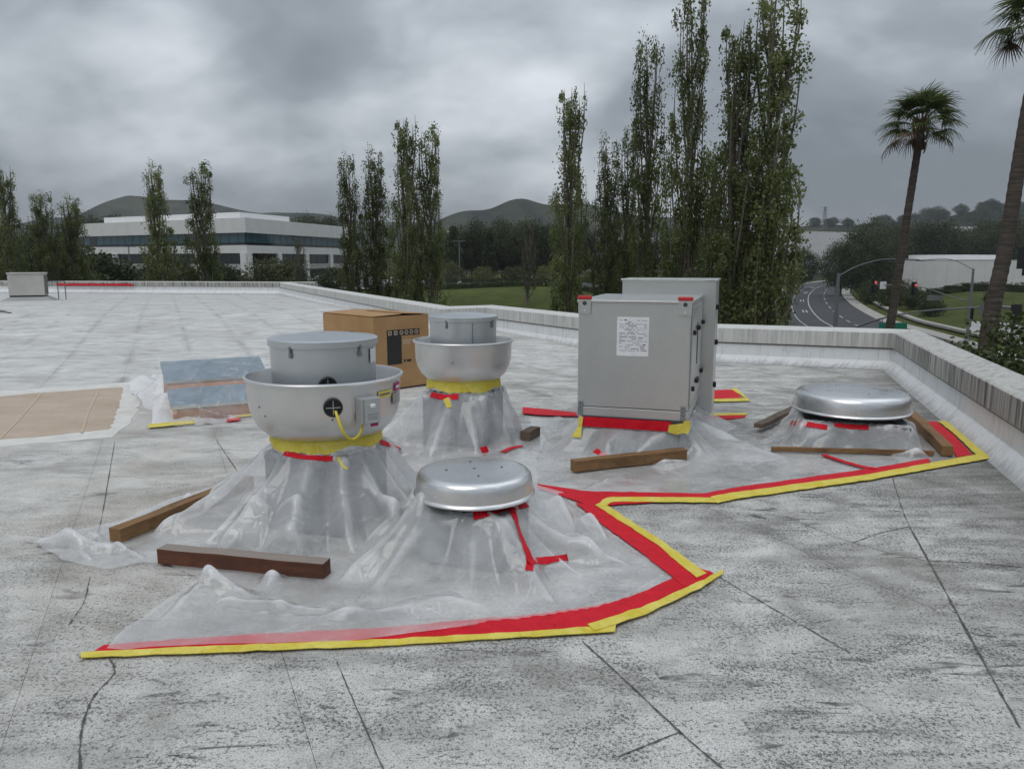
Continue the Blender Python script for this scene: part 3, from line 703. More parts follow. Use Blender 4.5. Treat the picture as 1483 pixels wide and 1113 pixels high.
def hood_latch(t, hood, Rh, zt, ang):
    a = ang - t.rotation_euler.z; c = Vector((math.cos(a), math.sin(a), 0)); tt = Vector((-c.y, c.x, 0)); mb = MB()
    for off, sz, z in ((0.006, (0.014, 0.02, 0.03), zt - 0.085), (0.010, (0.012, 0.010, 0.045), zt - 0.065), (0.014, (0.01, 0.016, 0.012), zt - 0.036)):
        mb.box(c * (Rh + off) + Vector((0, 0, z)), sz, a)
    mb.build('latch', 'galvanised_dull', hood, bevel=0.002)
def neck_tape(t, r, z0, z1, seed, name='neck_tape', jag=0.02):
    vs = []; fs = []; n = 90; rr = random.Random(seed); lo = []
    for k in range(n):
        a = 2 * math.pi * k / n
        lo.append(0.6 * math.sin(a * 3 + seed) + 0.5 * math.sin(a * 7 + seed * 2) + rr.uniform(-0.25, 0.25))
    for k in range(n):
        a = 2 * math.pi * k / n; zl = z0 + jag * lo[k]
        for f, rad in ((0, r + 0.016), (0.5, r + 0.010), (1, r + 0.006)):
            q = rad + 0.003 * math.sin(a * 23 + f * 5); vs.append((q * math.cos(a), q * math.sin(a), zl + (z1 - zl) * f))
    for k in range(n):
        k2 = (k + 1) % n
        for j in range(2): fs.append((k * 3 + j, k2 * 3 + j, k2 * 3 + j + 1, k * 3 + j + 1))
    return MB().add(vs, fs).build(name, 'yellow_tape', t, smooth=True)

F1 = A(470, 540, 4.78); F2 = A(671, 491, 7.05)
f1z, f2z = F1.z, F2.z
R1, R2 = 0.478, 0.452
fan1, prof1, hood1 = make_fan(F1, 'spun aluminium exhaust fan with yellow cable and switch box on its bowl', R1, f1z - 0.36, f1z, 0.322, A(470, 487, 4.78).z, 0.335, True)
curb(fan1, 0.275, f1z - 0.46)
z1t = A(470, 487, 4.78).z
hood_latch(fan1, hood1, 0.322, z1t, front_ang(F1, -0.62)); hood_latch(fan1, hood1, 0.322, z1t, front_ang(F1, 0.70))
arc_plate(MB(), 0.326, front_ang(F1, 1.00) - AANG, front_ang(F1, 1.26) - AANG, z1t - 0.15, z1t - 0.065, 5).build('label_sticker', 'white_label', hood1)
neck_tape(fan1, 0.335, f1z - 0.425, f1z - 0.352, 3)
# the opening with its black grommet, the cable and the switch box
def on_bowl(t, zb, prof, ang, z, out=0.0):
    a = ang - t.rotation_euler.z; r = bowl_r(z - zb, prof) + out
    return Vector((r * math.cos(a), r * math.sin(a), z)), a
zb1 = f1z - 0.36
gp, ga = on_bowl(fan1, zb1, prof1, front_ang(F1, 0.085), f1z - 0.135, 0.004)
def grommet(parent, p, a, r, name='grommet'):
    mb = MB(); n = 28
    M = Matrix.Translation(p) @ Matrix.Rotation(a, 4, 'Z') @ Matrix.Rotation(math.pi / 2, 4, 'Y')
    tmp = MB().lathe([(r, -0.01), (r, 0.012), (r * 0.9, 0.018), (r * 0.78, 0.016), (r * 0.74, 0.006), (0.001, 0.005)], n)
    mb.add([M @ Vector(v) for v in tmp.v], tmp.f)
    o = mb.build(name, 'black_rubber', parent, smooth=True)
    mb2 = MB()
    for rz in (0, math.pi / 2):
        tmp = MB().box((0, 0, 0.012), (r * 1.5, 0.004, 0.006), rz); mb2.add([M @ Vector(v) for v in tmp.v], tmp.f)
    mb2.build('crossbar', 'box_grey', o)
    return o
grommet(fan1, gp, ga, 0.055)
ha = front_ang(F1, 0.05) - AANG
grommet(hood1, Vector((0.330 * math.cos(ha), 0.330 * math.sin(ha), f1z - 0.03)), ha, 0.055, 'conduit_ring')
bp, ba = on_bowl(fan1, zb1, prof1, front_ang(F1, 0.50), f1z - 0.165, 0.03)
Mb = Matrix.Translation(bp) @ Matrix.Rotation(ba, 4, 'Z')
def mbox(parent, name, mat, M, c, s, bevel=0.0):
    tmp = MB().box(c, s); mb = MB().add([M @ Vector(v) for v in tmp.v], tmp.f); return mb.build(name, mat, parent, bevel=bevel)
sb = mbox(fan1, 'switch_box', 'box_grey', Mb, (0, 0, 0), (0.07, 0.125, 0.155), 0.006)
mbox(sb, 'cover_plate', 'galvanised_steel', Mb, (0.038, 0.008, 0), (0.008, 0.105, 0.145), 0.003)
mbox(sb, 'knob', 'white_label', Mb, (0.050, 0.004, 0.03), (0.022, 0.034, 0.026), 0.008)
for zz in (-0.02, -0.035, -0.048): mbox(sb, 'print_line', 'print_grey', Mb, (0.0425, 0.008, zz), (0.001, 0.07, 0.006))
mbox(sb, 'red_tag', 'magenta_label', Mb, (0.02, 0.03, -0.088), (0.012, 0.045, 0.016))
def pr(k, z, out): return on_bowl(fan1, zb1, prof1, front_ang(F1, k), f1z + z, out)[0]
MB().tube(catmull([pr(0.11, -0.155, 0.02), pr(0.125, -0.19, 0.05), pr(0.16, -0.25, 0.075), pr(0.22, -0.305, 0.085), pr(0.30, -0.330, 0.085), pr(0.37, -0.315, 0.08), pr(0.415, -0.27, 0.06), pr(0.42, -0.235, 0.035)], 5), 0.0085, 10).build('cable', 'yellow_cable', fan1, smooth=True)
arc_plate(MB(), R1 * 0.985, front_ang(F1, 0.70) - AANG, front_ang(F1, 0.96) - AANG, f1z - 0.115, f1z - 0.072, 6, 0.003).build('warning_sticker', 'yellow_label', fan1)
arc_plate(MB(), R1 * 0.985, front_ang(F1, 0.73) - AANG, front_ang(F1, 0.93) - AANG, f1z - 0.100, f1z - 0.088, 6, 0.004).build('print_line', 'sign_letter', fan1)
arc_plate(MB(), R1 * 0.985, front_ang(F1, 1.06) - AANG, front_ang(F1, 1.28) - AANG, f1z - 0.095, f1z - 0.045, 6, 0.003).build('brand_sticker', 'magenta_label', fan1)
arc_plate(MB(), R1 * 0.985, front_ang(F1, 1.10) - AANG, front_ang(F1, 1.24) - AANG, f1z - 0.078, f1z - 0.064, 6, 0.004).build('print_line', 'white_label', fan1)
arc_plate(MB(), R1 * 0.985, front_ang(F1, 1.00) - AANG, front_ang(F1, 1.28) - AANG, f1z - 0.175, f1z - 0.105, 6, 0.003).build('data_plate', 'galvanised_steel', fan1)
for k in range(4): arc_plate(MB(), R1 * 0.985, front_ang(F1, 1.04) - AANG, front_ang(F1, 1.20 + 0.02 * (k % 2)) - AANG, f1z - 0.165 + k * 0.014, f1z - 0.160 + k * 0.014, 4, 0.004).build('print_line', 'print_grey', fan1)
for kk, zz in ((0.075, -0.21), (-0.95, -0.15), (-0.86, -0.20)):
    p_, a_ = on_bowl(fan1, zb1, prof1, front_ang(F1, kk), f1z + zz, 0.0); mbox(fan1, 'rivet', 'galvanised_dull', Matrix.Translation(p_) @ Matrix.Rotation(a_, 4, 'Z'), (0, 0, 0), (0.01, 0.012, 0.012), 0.004)

fan2, prof2, hood2 = make_fan(F2, 'plain spun aluminium exhaust fan standing beside the cardboard carton', R2, f2z - 0.35, f2z, 0.305, A(671, 456, 7.05).z, 0.33, False)
curb(fan2, 0.29, f2z - 0.47)
z2t = A(671, 456, 7.05).z
hood_latch(fan2, hood2, 0.305, z2t, front_ang(F2, -0.50)); hood_latch(fan2, hood2, 0.305, z2t, front_ang(F2, 1.0))
arc_plate(MB(), 0.305, front_ang(F2, 0.26) - AANG, front_ang(F2, 0.285) - AANG, f2z - 0.02, z2t - 0.05, 1, 0.004).build('seam', 'galvanised_dull', hood2)
neck_tape(fan2, 0.33, f2z - 0.435, f2z - 0.342, 8)
p_, a_ = on_bowl(fan2, f2z - 0.35, prof2, front_ang(F2, -0.22), f2z - 0.16, 0.0); mbox(fan2, 'rivet', 'galvanised_dull', Matrix.Translation(p_) @ Matrix.Rotation(a_, 4, 'Z'), (0, 0, 0), (0.014, 0.018, 0.018), 0.005)

def make_vent(loc, label, R, zr, h, half, hc):
    t = empty('roof_vent', (loc.x, loc.y, 0), AANG, label, 'roof vent', 'low domed roof vents')
    cap = MB().lathe([(R * 0.93, -0.012), (R + 0.004, -0.012), (R + 0.008, -0.004), (R + 0.004, 0.004), (R * 0.985, 0.01), (R * 0.98, h * 0.35), (R * 0.972, h * 0.62), (R * 0.955, h * 0.78), (R * 0.92, h * 0.895), (R * 0.87, h * 0.955), (R * 0.80, h * 0.98), (R * 0.68, h * 0.985), (R * 0.65, h * 0.998), (R * 0.3, h), (0.01, h)], 96, (0, 0, zr)).build('cap', 'cap_aluminium', t, smooth=True)
    MB().lathe([(R * 0.92, -0.004), (R * 0.9, 0.02), (R * 0.6, h * 0.5), (0.05, h * 0.6)], 48, (0, 0, zr)).build('lining', 'dark_grey_plastic', cap, smooth=True)
    MB().lathe([(half * 0.86, hc), (half * 0.86, zr + 0.03)], 40).build('throat', 'dark_grey_plastic', t, smooth=True)
    for k in range(4):
        a = k * math.pi / 2 + 0.5; MB().lathe([(0.007, 0), (0.007, 0.004), (0.002, 0.006)], 10).build('screw', 'dark_grey_plastic', cap, loc=(R * 0.47 * math.cos(a), R * 0.47 * math.sin(a), zr + h * 0.985))
    curb(t, half, hc)
    return t
V1 = A(687, 709, 4.22); V2 = A(1232, 590, 7.05)
vent1 = make_vent(V1, 'shiny round aluminium vent cap wrapped in plastic beside the cabled fan', 0.337, V1.z, 0.125, 0.25, V1.z - 0.07)
vent2 = make_vent(V2, 'wide round aluminium vent cap near the right parapet, ringed by timbers', 0.517, V2.z, 0.17, 0.44, V2.z - 0.075)

# ------------------------------------------------------------------ make-up air unit
def make_unit():
    fl = A(837, 520, 6.62); fr = A(999, 520, 6.34)
    d = Vector((fr.x - fl.x, fr.y - fl.y, 0)); w = d.length; rz = math.atan2(d.y, d.x)
    t = empty('air_unit', (fl.x, fl.y, 0), rz, 'boxy galvanised rooftop air unit with a white paper on its front', 'air unit')
    z0, z1 = 0.315, A(920, 438, 6.5).z; L1 = 1.32; L2 = 0.62; z2 = A(960, 405, 8.0).z
    body = MB().b2((0, 0, z0 + 0.09), (w, L1, z1)).build('cabinet', 'galvanised_steel', t, bevel=0.006)
    MB().b2((-0.004, -0.006, z0), (w + 0.006, L1, z0 + 0.085)).build('base_rail', 'galvanised_steel', t, bevel=0.004)
    MB().b2((0.03, -0.0075, z0 + 0.004), (w - 0.03, -0.0055, z0 + 0.012)).build('rail_lip', 'galvanised_dull', t)
    MB().b2((-0.012, -0.012, z1 - 0.002), (w + 0.012, L1 - 0.002, z1 + 0.018)).build('roof_panel', 'galvanised_steel', t, bevel=0.004)
    rear = MB().b2((0.16, L1 + 0.002, 0.14), (w + 0.135, L1 + L2, z2)).build('rear_cabinet', 'galvanised_steel', t, bevel=0.006)
    MB().b2((0.145, L1 - 0.01, z2 - 0.003), (w + 0.15, L1 + L2 + 0.015, z2 + 0.015)).build('rear_roof_panel', 'galvanised_steel', t, bevel=0.003)
    for x in (0.055, w - 0.05):
        lug = MB().b2((x - 0.055, -0.014, z1 - 0.10), (x + 0.055, -0.006, z1 + 0.045)).build('lifting_lug', 'galvanised_steel', t, bevel=0.003)
        MB().b2((x - 0.062, -0.02, z1 + 0.02), (x + 0.062, 0.0, z1 + 0.055)).build('red_cap', 'red_lug', lug, bevel=0.01)
        MB().lathe([(0.018, 0), (0.018, 0.003), (0.001, 0.003)], 14).build('hole', 'dark_grey_plastic', lug, loc=(x, -0.0165, z1 - 0.01)).rotation_euler = (math.pi / 2, 0, 0)
        MB().lathe([(0.008, 0), (0.008, 0.003), (0.001, 0.003)], 10).build('bolt', 'white_label', lug, loc=(x, -0.0165, z1 - 0.07)).rotation_euler = (math.pi / 2, 0, 0)
    for x in (0.03, w - 0.04):
        br = MB().b2((x - 0.022, -0.012, z0 + 0.01), (x + 0.022, -0.0075, z0 + 0.13)).build('corner_bracket', 'galvanised_dull', t, bevel=0.002)
        for zz in (0.05, 0.08, 0.11): MB().b2((x - 0.005, -0.016, z0 + zz - 0.004), (x + 0.005, -0.012, z0 + zz + 0.004)).build('bolt', 'dark_grey_plastic', br)
    pp = MB().b2((0.335, -0.0035, z1 - 0.45), (0.605, -0.0015, z1 - 0.12)).build('paper', 'white_label', t)
    rr = random.Random(4)
    zz = z1 - 0.15
    while zz > z1 - 0.42:
        x = 0.355
        while x < 0.57:
            l = rr.uniform(0.015, 0.07)
            if rr.random() < 0.75: MB().b2((x, -0.0048, zz), (min(x + l, 0.59), -0.0036, zz + rr.choice((0.004, 0.004, 0.008)))).build('print_line', 'print_grey' if rr.random() < 0.9 else 'print_black', pp)
            x += l + 0.014
        zz -= 0.016
    # right side: two doors with black latches
    for y0, y1 in ((0.06, 0.60), (0.64, 1.27)):
        dr = MB().b2((w + 0.001, y0, z0 + 0.12), (w + 0.014, y1, z1 - 0.04)).build('door', 'galvanised_steel', t, bevel=0.003)
        for zf in (0.28, 0.76):
            zc = z0 + (z1 - z0) * zf
            MB().b2((w + 0.014, y1 - 0.10, zc - 0.02), (w + 0.045, y1 - 0.04, zc + 0.02)).build('latch', 'black_rubber', dr, bevel=0.006)
            MB().b2((w + 0.014, y0 + 0.03, zc - 0.03), (w + 0.04, y0 + 0.07, zc + 0.01)).build('hinge', 'black_rubber', dr, bevel=0.005)
    MB().b2((w + 0.014, 0.60, z0 + 0.42), (w + 0.020, 0.64, z1 - 0.2)).build('seam_strip', 'dark_grey_plastic', t)
    for zc in (0.42, 0.85, 1.2): MB().b2((w + 0.135, L1 + 0.1, zc - 0.025), (w + 0.165, L1 + 0.17, zc + 0.025)).build('latch', 'black_rubber', rear, bevel=0.006)
    cb = MB().b2((0.035, 0.035, 0.002), (w - 0.035, L1 - 0.05, z0 - 0.003)).build('curb', 'galvanised_dull', t)
    for x in (0.24, w + 0.05): MB().b2((x - 0.03, L1 + L2 - 0.1, 0.0), (x + 0.03, L1 + L2 - 0.04, 0.14)).build('leg', 'galvanised_dull', t)
    # tape along the joint between the unit and its plastic
    MB().b2((0.045, -0.0245, z0 - 0.088), (w - 0.135, -0.0195, z0 - 0.002)).build('joint_tape', 'red_tape', t)
    def scrap(pts, name, mat):
        n = len(pts); vs = [tuple(p) for p in pts]; MB().add(vs + [(x + 0.001, y - 0.0025, z) for x, y, z in vs], [tuple(range(n)), tuple(reversed(range(n, 2 * n)))] + [(i, (i + 1) % n, (i + 1) % n + n, i + n) for i in range(n)]).build(name, mat, t)
    scrap([(w - 0.16, -0.027, z0 - 0.095), (w - 0.15, -0.027, z0 - 0.03), (w - 0.02, -0.027, z0 - 0.005), (w + 0.012, -0.027, z0 - 0.03), (w - 0.01, -0.027, z0 - 0.085), (w - 0.08, -0.027, z0 - 0.108)], 'corner_tape', 'yellow_tape')
    scrap([(w - 0.02, -0.032, z0 - 0.09), (w - 0.03, -0.032, z0 + 0.012), (w + 0.02, -0.03, z0 + 0.02), (w + 0.03, -0.02, z0 - 0.03), (w + 0.01, -0.03, z0 - 0.10)], 'corner_tape', 'yellow_tape')
    scrap([(0.02, -0.03, z0 - 0.01), (0.06, -0.03, z0 - 0.005), (0.05, -0.04, z0 - 0.10), (0.055, -0.09, z0 - 0.175), (-0.03, -0.09, z0 - 0.17), (0.015, -0.04, z0 - 0.10)], 'corner_tape', 'yellow_tape')
    return t, fl, rz, w, L1
unit, UFL, URZ, UW, UL = make_unit()

# ------------------------------------------------------------------ timbers
def timber(p0, p1, w, h, mat, label, z=0.008, seed=1, group='loose timbers holding the plastic down'):
    p0 = Vector((p0.x, p0.y, 0)); p1 = Vector((p1.x, p1.y, 0)); d = p1 - p0; L = d.length
    bm = bmesh.new(); rr = random.Random(seed); n = max(4, int(L / 0.12)); vs = []
    for i in range(n + 1):
        x = L * i / n; bow = 0.004 * math.sin(i * 1.3 + seed)
        for (y, zz) in ((-w / 2, 0), (w / 2, 0), (w / 2, h), (-w / 2, h)): vs.append(bm.verts.new((x, y + bow + rr.uniform(-1, 1) * 0.0012, zz + rr.uniform(-1, 1) * 0.0012)))
    for i in range(n):
        for j in range(4): bm.faces.new((vs[i * 4 + j], vs[i * 4 + (j + 1) % 4], vs[i * 4 + 4 + (j + 1) % 4], vs[i * 4 + 4 + j]))
    bm.faces.new(vs[3::-1]); bm.faces.new(vs[-4:]); bmesh.ops.recalc_face_normals(bm, faces=bm.faces)
    me = bpy.data.meshes.new('timber'); bm.to_mesh(me); bm.free(); me.materials.append(MATS[mat])
    o = link('timber', me); o.location = (p0.x, p0.y, z); o.rotation_euler = (0, 0, math.atan2(d.y, d.x))
    b = o.modifiers.new('bevel', 'BEVEL'); b.width = 0.004; b.segments = 2; b.limit_method = 'ANGLE'; b.angle_limit = 0.9
    tag(o, label, 'timber', group); BOARDS.append((p0.copy(), p1.copy(), w / 2)); return o
BOARDS = []
timber(P(168, 788), P(168, 788) + (P(345, 714) - P(168, 788)) * 1.12, 0.088, 0.088, 'wood_yellow', 'yellowish timber poking out from the plastic behind the dark red-brown timber', 0.010, 2)
timber(P(236, 815), P(474, 838), 0.088, 0.088, 'wood_redbrown', 'dark red-brown timber with weathered grey top lying before the cabled fan', 0.012, 3)
timber(P(829, 684), P(991, 666), 0.088, 0.090, 'wood_yellow', 'brown timber lying in front of the galvanised air unit', 0.012, 4)
timber(P(760, 640), P(775, 632), 0.10, 0.088, 'wood_weathered', 'short timber offcut beside the plastic of the plain fan', 0.012, 5)
timber(P(1117, 655), P(1352, 661), 0.040, 0.040, 'wood_yellow', 'thin pale wooden batten in front of the wide vent', 0.013, 6)
timber(P(1372, 662), P(1318, 608), 0.088, 0.088, 'wood_yellow', 'thick timber along the right side of the wide vent', 0.012, 7)
timber(P(1098, 627), P(1152, 600), 0.09, 0.045, 'wood_weathered', 'dark weathered board leaning at the left of the wide vent', 0.05, 8)

# ------------------------------------------------------------------ draped polythene: a small cloth simulation
def sdf(t, X, Y):
    dx = X - t['c'][0]; dy = Y - t['c'][1]
    if 'r' in t: return np.hypot(dx, dy) - t['r']
    c, s = math.cos(-t['rz']), math.sin(-t['rz']); lx = np.abs(c * dx - s * dy) - t['h'][0]; ly = np.abs(s * dx + c * dy) - t['h'][1]
    return np.hypot(np.maximum(lx, 0), np.maximum(ly, 0)) + np.minimum(np.maximum(lx, ly), 0)
def drape(poly, cell, tents, bumps, seed, pins, steps=7, excess=0.003, crumple=0.03, film_z=0.005, creases=(), late=()):
    xs = [p[0] for p in poly]; ys = [p[1] for p in poly]
    gx = np.arange(min(xs) - cell, max(xs) + 2 * cell, cell); gy = np.arange(min(ys) - cell, max(ys) + 2 * cell, cell)
    X, Y = np.meshgrid(gx, gy)
    rg0 = random.Random(seed + 77); dp_ = []
    for a_, b_ in zip(poly, poly[1:] + poly[:1]):
        n_ = max(1, int(math.dist(a_, b_) / 0.05))
        for k_ in range(n_): dp_.append((a_[0] + (b_[0] - a_[0]) * k_ / n_, a_[1] + (b_[1] - a_[1]) * k_ / n_))
    ex = np.array([p[0] for p in dp_]); ey = np.array([p[1] for p in dp_]); ja = 0.05 * (vnoise(ex * 4, ey * 4, seed) - 0.5) + 0.02 * (vnoise(ex * 14, ey * 14, seed + 9) - 0.5); jb = 0.05 * (vnoise(ex * 4, ey * 4, seed + 1) - 0.5)
    dp_ = list(zip(ex + ja, ey + jb)); mask = inpoly(X, Y, dp_)
    dil = mask.copy()
    for sy_ in (-1, 0, 1):
        for sx_ in (-1, 0, 1): dil |= np.roll(np.roll(mask, sy_, 0), sx_, 1)
    ring_ = dil & ~mask; ii, jj = np.where(ring_); px0 = X[ii, jj]; py0 = Y[ii, jj]; bd = np.full(len(ii), 1e9); bx_ = px0.copy(); by_ = py0.copy()
    for a_, b_ in zip(dp_, dp_[1:] + dp_[:1]):
        dx_, dy_ = b_[0] - a_[0], b_[1] - a_[1]; t_ = np.clip(((px0 - a_[0]) * dx_ + (py0 - a_[1]) * dy_) / (dx_ * dx_ + dy_ * dy_ + 1e-12), 0, 1)
        qx_, qy_ = a_[0] + t_ * dx_, a_[1] + t_ * dy_; d_ = np.hypot(px0 - qx_, py0 - qy_); k_ = d_ < bd; bd = np.where(k_, d_, bd); bx_ = np.where(k_, qx_, bx_); by_ = np.where(k_, qy_, by_)
    X[ii, jj] = bx_; Y[ii, jj] = by_; mask = dil; Z = np.zeros_like(X); pin = np.zeros_like(mask); hz = np.zeros_like(X); steep = np.zeros_like(X)
    for t in tents:
        s = sdf(t, X, Y); th = np.arctan2(Y - t['c'][1], X - t['c'][0])
        an = t['anchors']; ths = []; Rs = []       # taut ridges run from the neck to each anchor, the film sags between
        an = sorted(an)
        for q, (ta, ra) in enumerate(an):
            tb, rb = an[(q + 1) % len(an)]; tb = tb + (2 * math.pi if q == len(an) - 1 else 0)
            ths += [ta, (ta + tb) / 2]; Rs += [ra, min(ra, rb) * t.get('sag', 0.62)]
        ths = np.array([v_ - 2 * math.pi for v_ in ths] + ths + [v_ + 2 * math.pi for v_ in ths]); Rv = np.interp(th, ths, Rs * 3)
        u = np.clip(1 - np.maximum(s, 0) / Rv, 0, 1); h = t['z'] * u ** t.get('p', 1.0)
        if 'box' in t:
            sb_ = sdf(dict(c=t['c'], rz=t['rz'], h=(t['box'][0] + 0.012, t['box'][1] + 0.012)), X, Y); hb = t['box'][2] + 0.016
            Rb = Rv * 0.85; h = np.maximum(h, hb * np.clip(1 - np.maximum(sb_ - 0.012, 0) / Rb, 0, 1) ** t.get('pb', 1.5))
        Z = np.maximum(Z, h); steep = np.maximum(steep, u)
        mask &= s > -0.4 * cell; k = s < 0.7 * cell; pin |= k; hz = np.where(k, t['z'], hz)
    for (bx, by, bh, br) in bumps: Z = Z + bh * np.exp(-((X - bx) ** 2 + (Y - by) ** 2) / br ** 2)
    n2 = np.abs(vnoise(X * 5.5, Y * 5.0 + X * 2, seed + 7) - 0.5) * 2; n3 = np.abs(vnoise(X * 13, Y * 12, seed + 2) - 0.5) * 2
    rg = random.Random(seed)
    def crease(ax, ay, bx, by, h0, h1, wd):
        nonlocal Z
        d = np.array([bx - ax, by - ay]); L = math.hypot(*d) + 1e-6; tt = ((X - ax) * d[0] + (Y - ay) * d[1]) / L / L; q = ((X - ax) * -d[1] + (Y - ay) * d[0]) / L
        t2 = np.clip(tt, 0, 1); end = np.clip(1 - np.maximum(np.abs(tt - 0.5) - 0.5, 0) * L / wd, 0, 1)
        Z = Z + (h0 + (h1 - h0) * t2) * np.clip(1 - np.abs(q) / (wd * np.where(q > 0, 1.0, 0.55)), 0, 1) * end
    x0_, x1_, y0_, y1_ = min(xs), max(xs), min(ys), max(ys)
    for k in range(int((x1_ - x0_) * (y1_ - y0_) * 13)):
        cx = rg.uniform(x0_, x1_); cy = rg.uniform(y0_, y1_); ang = rg.uniform(0, math.pi)
        if tents and rg.random() < 0.7:
            t = min(tents, key=lambda t: (t['c'][0] - cx) ** 2 + (t['c'][1] - cy) ** 2); ang = math.atan2(cy - t['c'][1], cx - t['c'][0]) + rg.gauss(0, 0.28)
        L = rg.uniform(0.2, 0.8); hh = crumple * rg.uniform(0.2, 1.0) * rg.uniform(0.2, 1); wd = hh * rg.uniform(1.0, 2.2) + 0.022
        crease(cx - L / 2 * math.cos(ang), cy - L / 2 * math.sin(ang), cx + L / 2 * math.cos(ang), cy + L / 2 * math.sin(ang), hh, hh * rg.uniform(0.1, 0.8), wd)
    for c_ in creases: crease(*c_)
    Z = Z + crumple * ((1 - n2) ** 3 * 0.25 + (1 - n3) ** 3 * 0.12) * (0.3 + 0.8 * vnoise(X * 1.3, Y * 1.3, seed + 12))
    for _ in range(2):
        Zp = np.pad(Z, 1, mode='edge'); Z = (Zp[:-2, 1:-1] + Zp[2:, 1:-1] + Zp[1:-1, :-2] + Zp[1:-1, 2:] + 4 * Zp[1:-1, 1:-1]) / 8
    for (pa, pb, wd) in pins:       # taped edges lie flat
        a = np.array(pa); b = np.array(pb); d = b - a; tt = np.clip(((X - a[0]) * d[0] + (Y - a[1]) * d[1]) / (d @ d), 0, 1)
        q = np.hypot(X - a[0] - tt * d[0], Y - a[1] - tt * d[1]); Z = Z * sstep(wd * 0.4, wd * 3.5, q); k = q < wd; pin |= k & (hz == 0)
    under = np.zeros_like(mask)
    for (a, b, hw) in BOARDS:
        d = np.array([b.x - a.x, b.y - a.y]); tt = np.clip(((X - a.x) * d[0] + (Y - a.y) * d[1]) / (d @ d), 0, 1)
        qd = np.hypot(X - a.x - tt * d[0], Y - a.y - tt * d[1]); under |= qd < hw; Z = Z * (0.25 + 0.75 * sstep(hw, hw + 0.10, qd)) if crumple < 0.05 else Z
    for c_ in late: crease(*c_)
    Z = np.maximum(Z, film_z); Z = np.where(under, film_z, Z); Z = np.where(pin, np.where(hz > 0, hz, 0.005), Z)
    Q = np.stack([X, Y, Z], -1); rest = {}
    w = np.where(mask & ~pin & ~under, 1.0, 0.0)
    offs = [((0, 1), 1.0), ((1, 0), 1.0), ((1, 1), 0.6), ((1, -1), 0.6), ((0, 2), 0.35), ((2, 0), 0.35), ((0, 4), 0.12), ((4, 0), 0.12)]
    def sl(di, dj):
        a = (slice(0, -di or None), slice(max(0, -dj), -dj if dj > 0 else None)); b = (slice(di, None), slice(max(0, dj), dj if dj < 0 else None)); return a, b
    for (o, k) in offs:
        a, b = sl(*o); L = np.linalg.norm(Q[a] - Q[b], axis=-1) * (1 + excess); ok = (mask[a] & mask[b]).astype(float); ws = w[a] + w[b]
        rest[o] = (L, np.where(ws > 0, ok / np.maximum(ws, 1), 0) * k)
    V = np.zeros_like(Q); g = np.array([0, 0, -2.2]) / 3600.0; W = w[..., None]
    for st in range(steps):
        prev = Q.copy(); Q = Q + (V * 0.93 + g) * W
        for it in range(3):
            for (o, k) in offs:
                a, b = sl(*o); L, wt = rest[o]; d = Q[b] - Q[a]; n = np.sqrt((d * d).sum(-1)) + 1e-9
                f = ((n - L) / n * wt)[..., None] * d * 0.5
                Q[a] += f * w[a][..., None]; Q[b] -= f * w[b][..., None]
            for t in tents:
                if 'box' not in t: continue
                hx, hy, hh = (q + 0.009 for q in t['box']); c, s = math.cos(-t['rz']), math.sin(-t['rz'])
                dx = Q[..., 0] - t['c'][0]; dy = Q[..., 1] - t['c'][1]; lx = c * dx - s * dy; ly = s * dx + c * dy
                px_, py_, pz_ = hx - np.abs(lx), hy - np.abs(ly), hh - Q[..., 2]; ins = (px_ > 0) & (py_ > 0) & (pz_ > 0) & (w > 0)
                up = ins & (pz_ <= np.minimum(px_, py_) * 1.6); sx = ins & ~up & (px_ <= py_); sy = ins & ~up & ~sx
                Q[..., 2] = np.where(up, hh, Q[..., 2]); lx = np.where(sx, np.sign(lx) * hx, lx); ly = np.where(sy, np.sign(ly) * hy, ly)
                mv = sx | sy; c2, s2 = math.cos(t['rz']), math.sin(t['rz'])
                Q[..., 0] = np.where(mv, t['c'][0] + c2 * lx - s2 * ly, Q[..., 0]); Q[..., 1] = np.where(mv, t['c'][1] + s2 * lx + c2 * ly, Q[..., 1])
            gr = (Q[..., 2] < film_z) & (w > 0); Q[..., 2] = np.where(gr, film_z, Q[..., 2])
            Q[..., :2] = np.where(gr[..., None], prev[..., :2] * 0.6 + Q[..., :2] * 0.4, Q[..., :2])
        V = np.clip((Q - prev), -0.02, 0.02)
    cm = mask[:-1, :-1] & mask[1:, :-1] & mask[:-1, 1:] & mask[1:, 1:]
    ny, nx = X.shape; i = (np.arange(ny)[:, None] * nx + np.arange(nx)[None])
    F = np.stack([i[:-1, :-1][cm], i[:-1, 1:][cm], i[1:, 1:][cm], i[1:, :-1][cm]], 1)
    used = np.unique(F); re = np.full(ny * nx, -1); re[used] = np.arange(len(used))
    return Q.reshape(-1, 3)[used], re[F]
BVHS = []
def sheet(name, mat, V, F, label):
    o = np_mesh(name, V, F, mat, smooth=True); tag(o, label, 'plastic sheet')
    BVHS.append(BVHTree.FromPolygons([Vector(v) for v in V], [tuple(int(q) for q in f) for f in F])); return o
def pp(*l): return [tuple(P(x, y)[:2]) for x, y in l]
def segs(l, wd=0.03): return [(a, b, wd) for a, b in zip(l[:-1], l[1:])]
polyA = pp((45, 790), (95, 772), (170, 757), (250, 724), (330, 702)) + [(-1.75, 5.55), (-1.2, 5.75), (-1.10, 6.3), (-1.2, 7.0), (-1.05, 7.6), (-0.45, 7.9), (0.28, 7.65), (0.30, 6.9), (0.22, 6.2)] + \
    pp((776, 704), (812, 715), (850, 742), (905, 784), (978, 836), (935, 862), (870, 884), (760, 900), (640, 917), (560, 928), (430, 934), (300, 939), (185, 944), (160, 940), (190, 915), (222, 880), (285, 840), (245, 822), (205, 818), (160, 828), (90, 815))
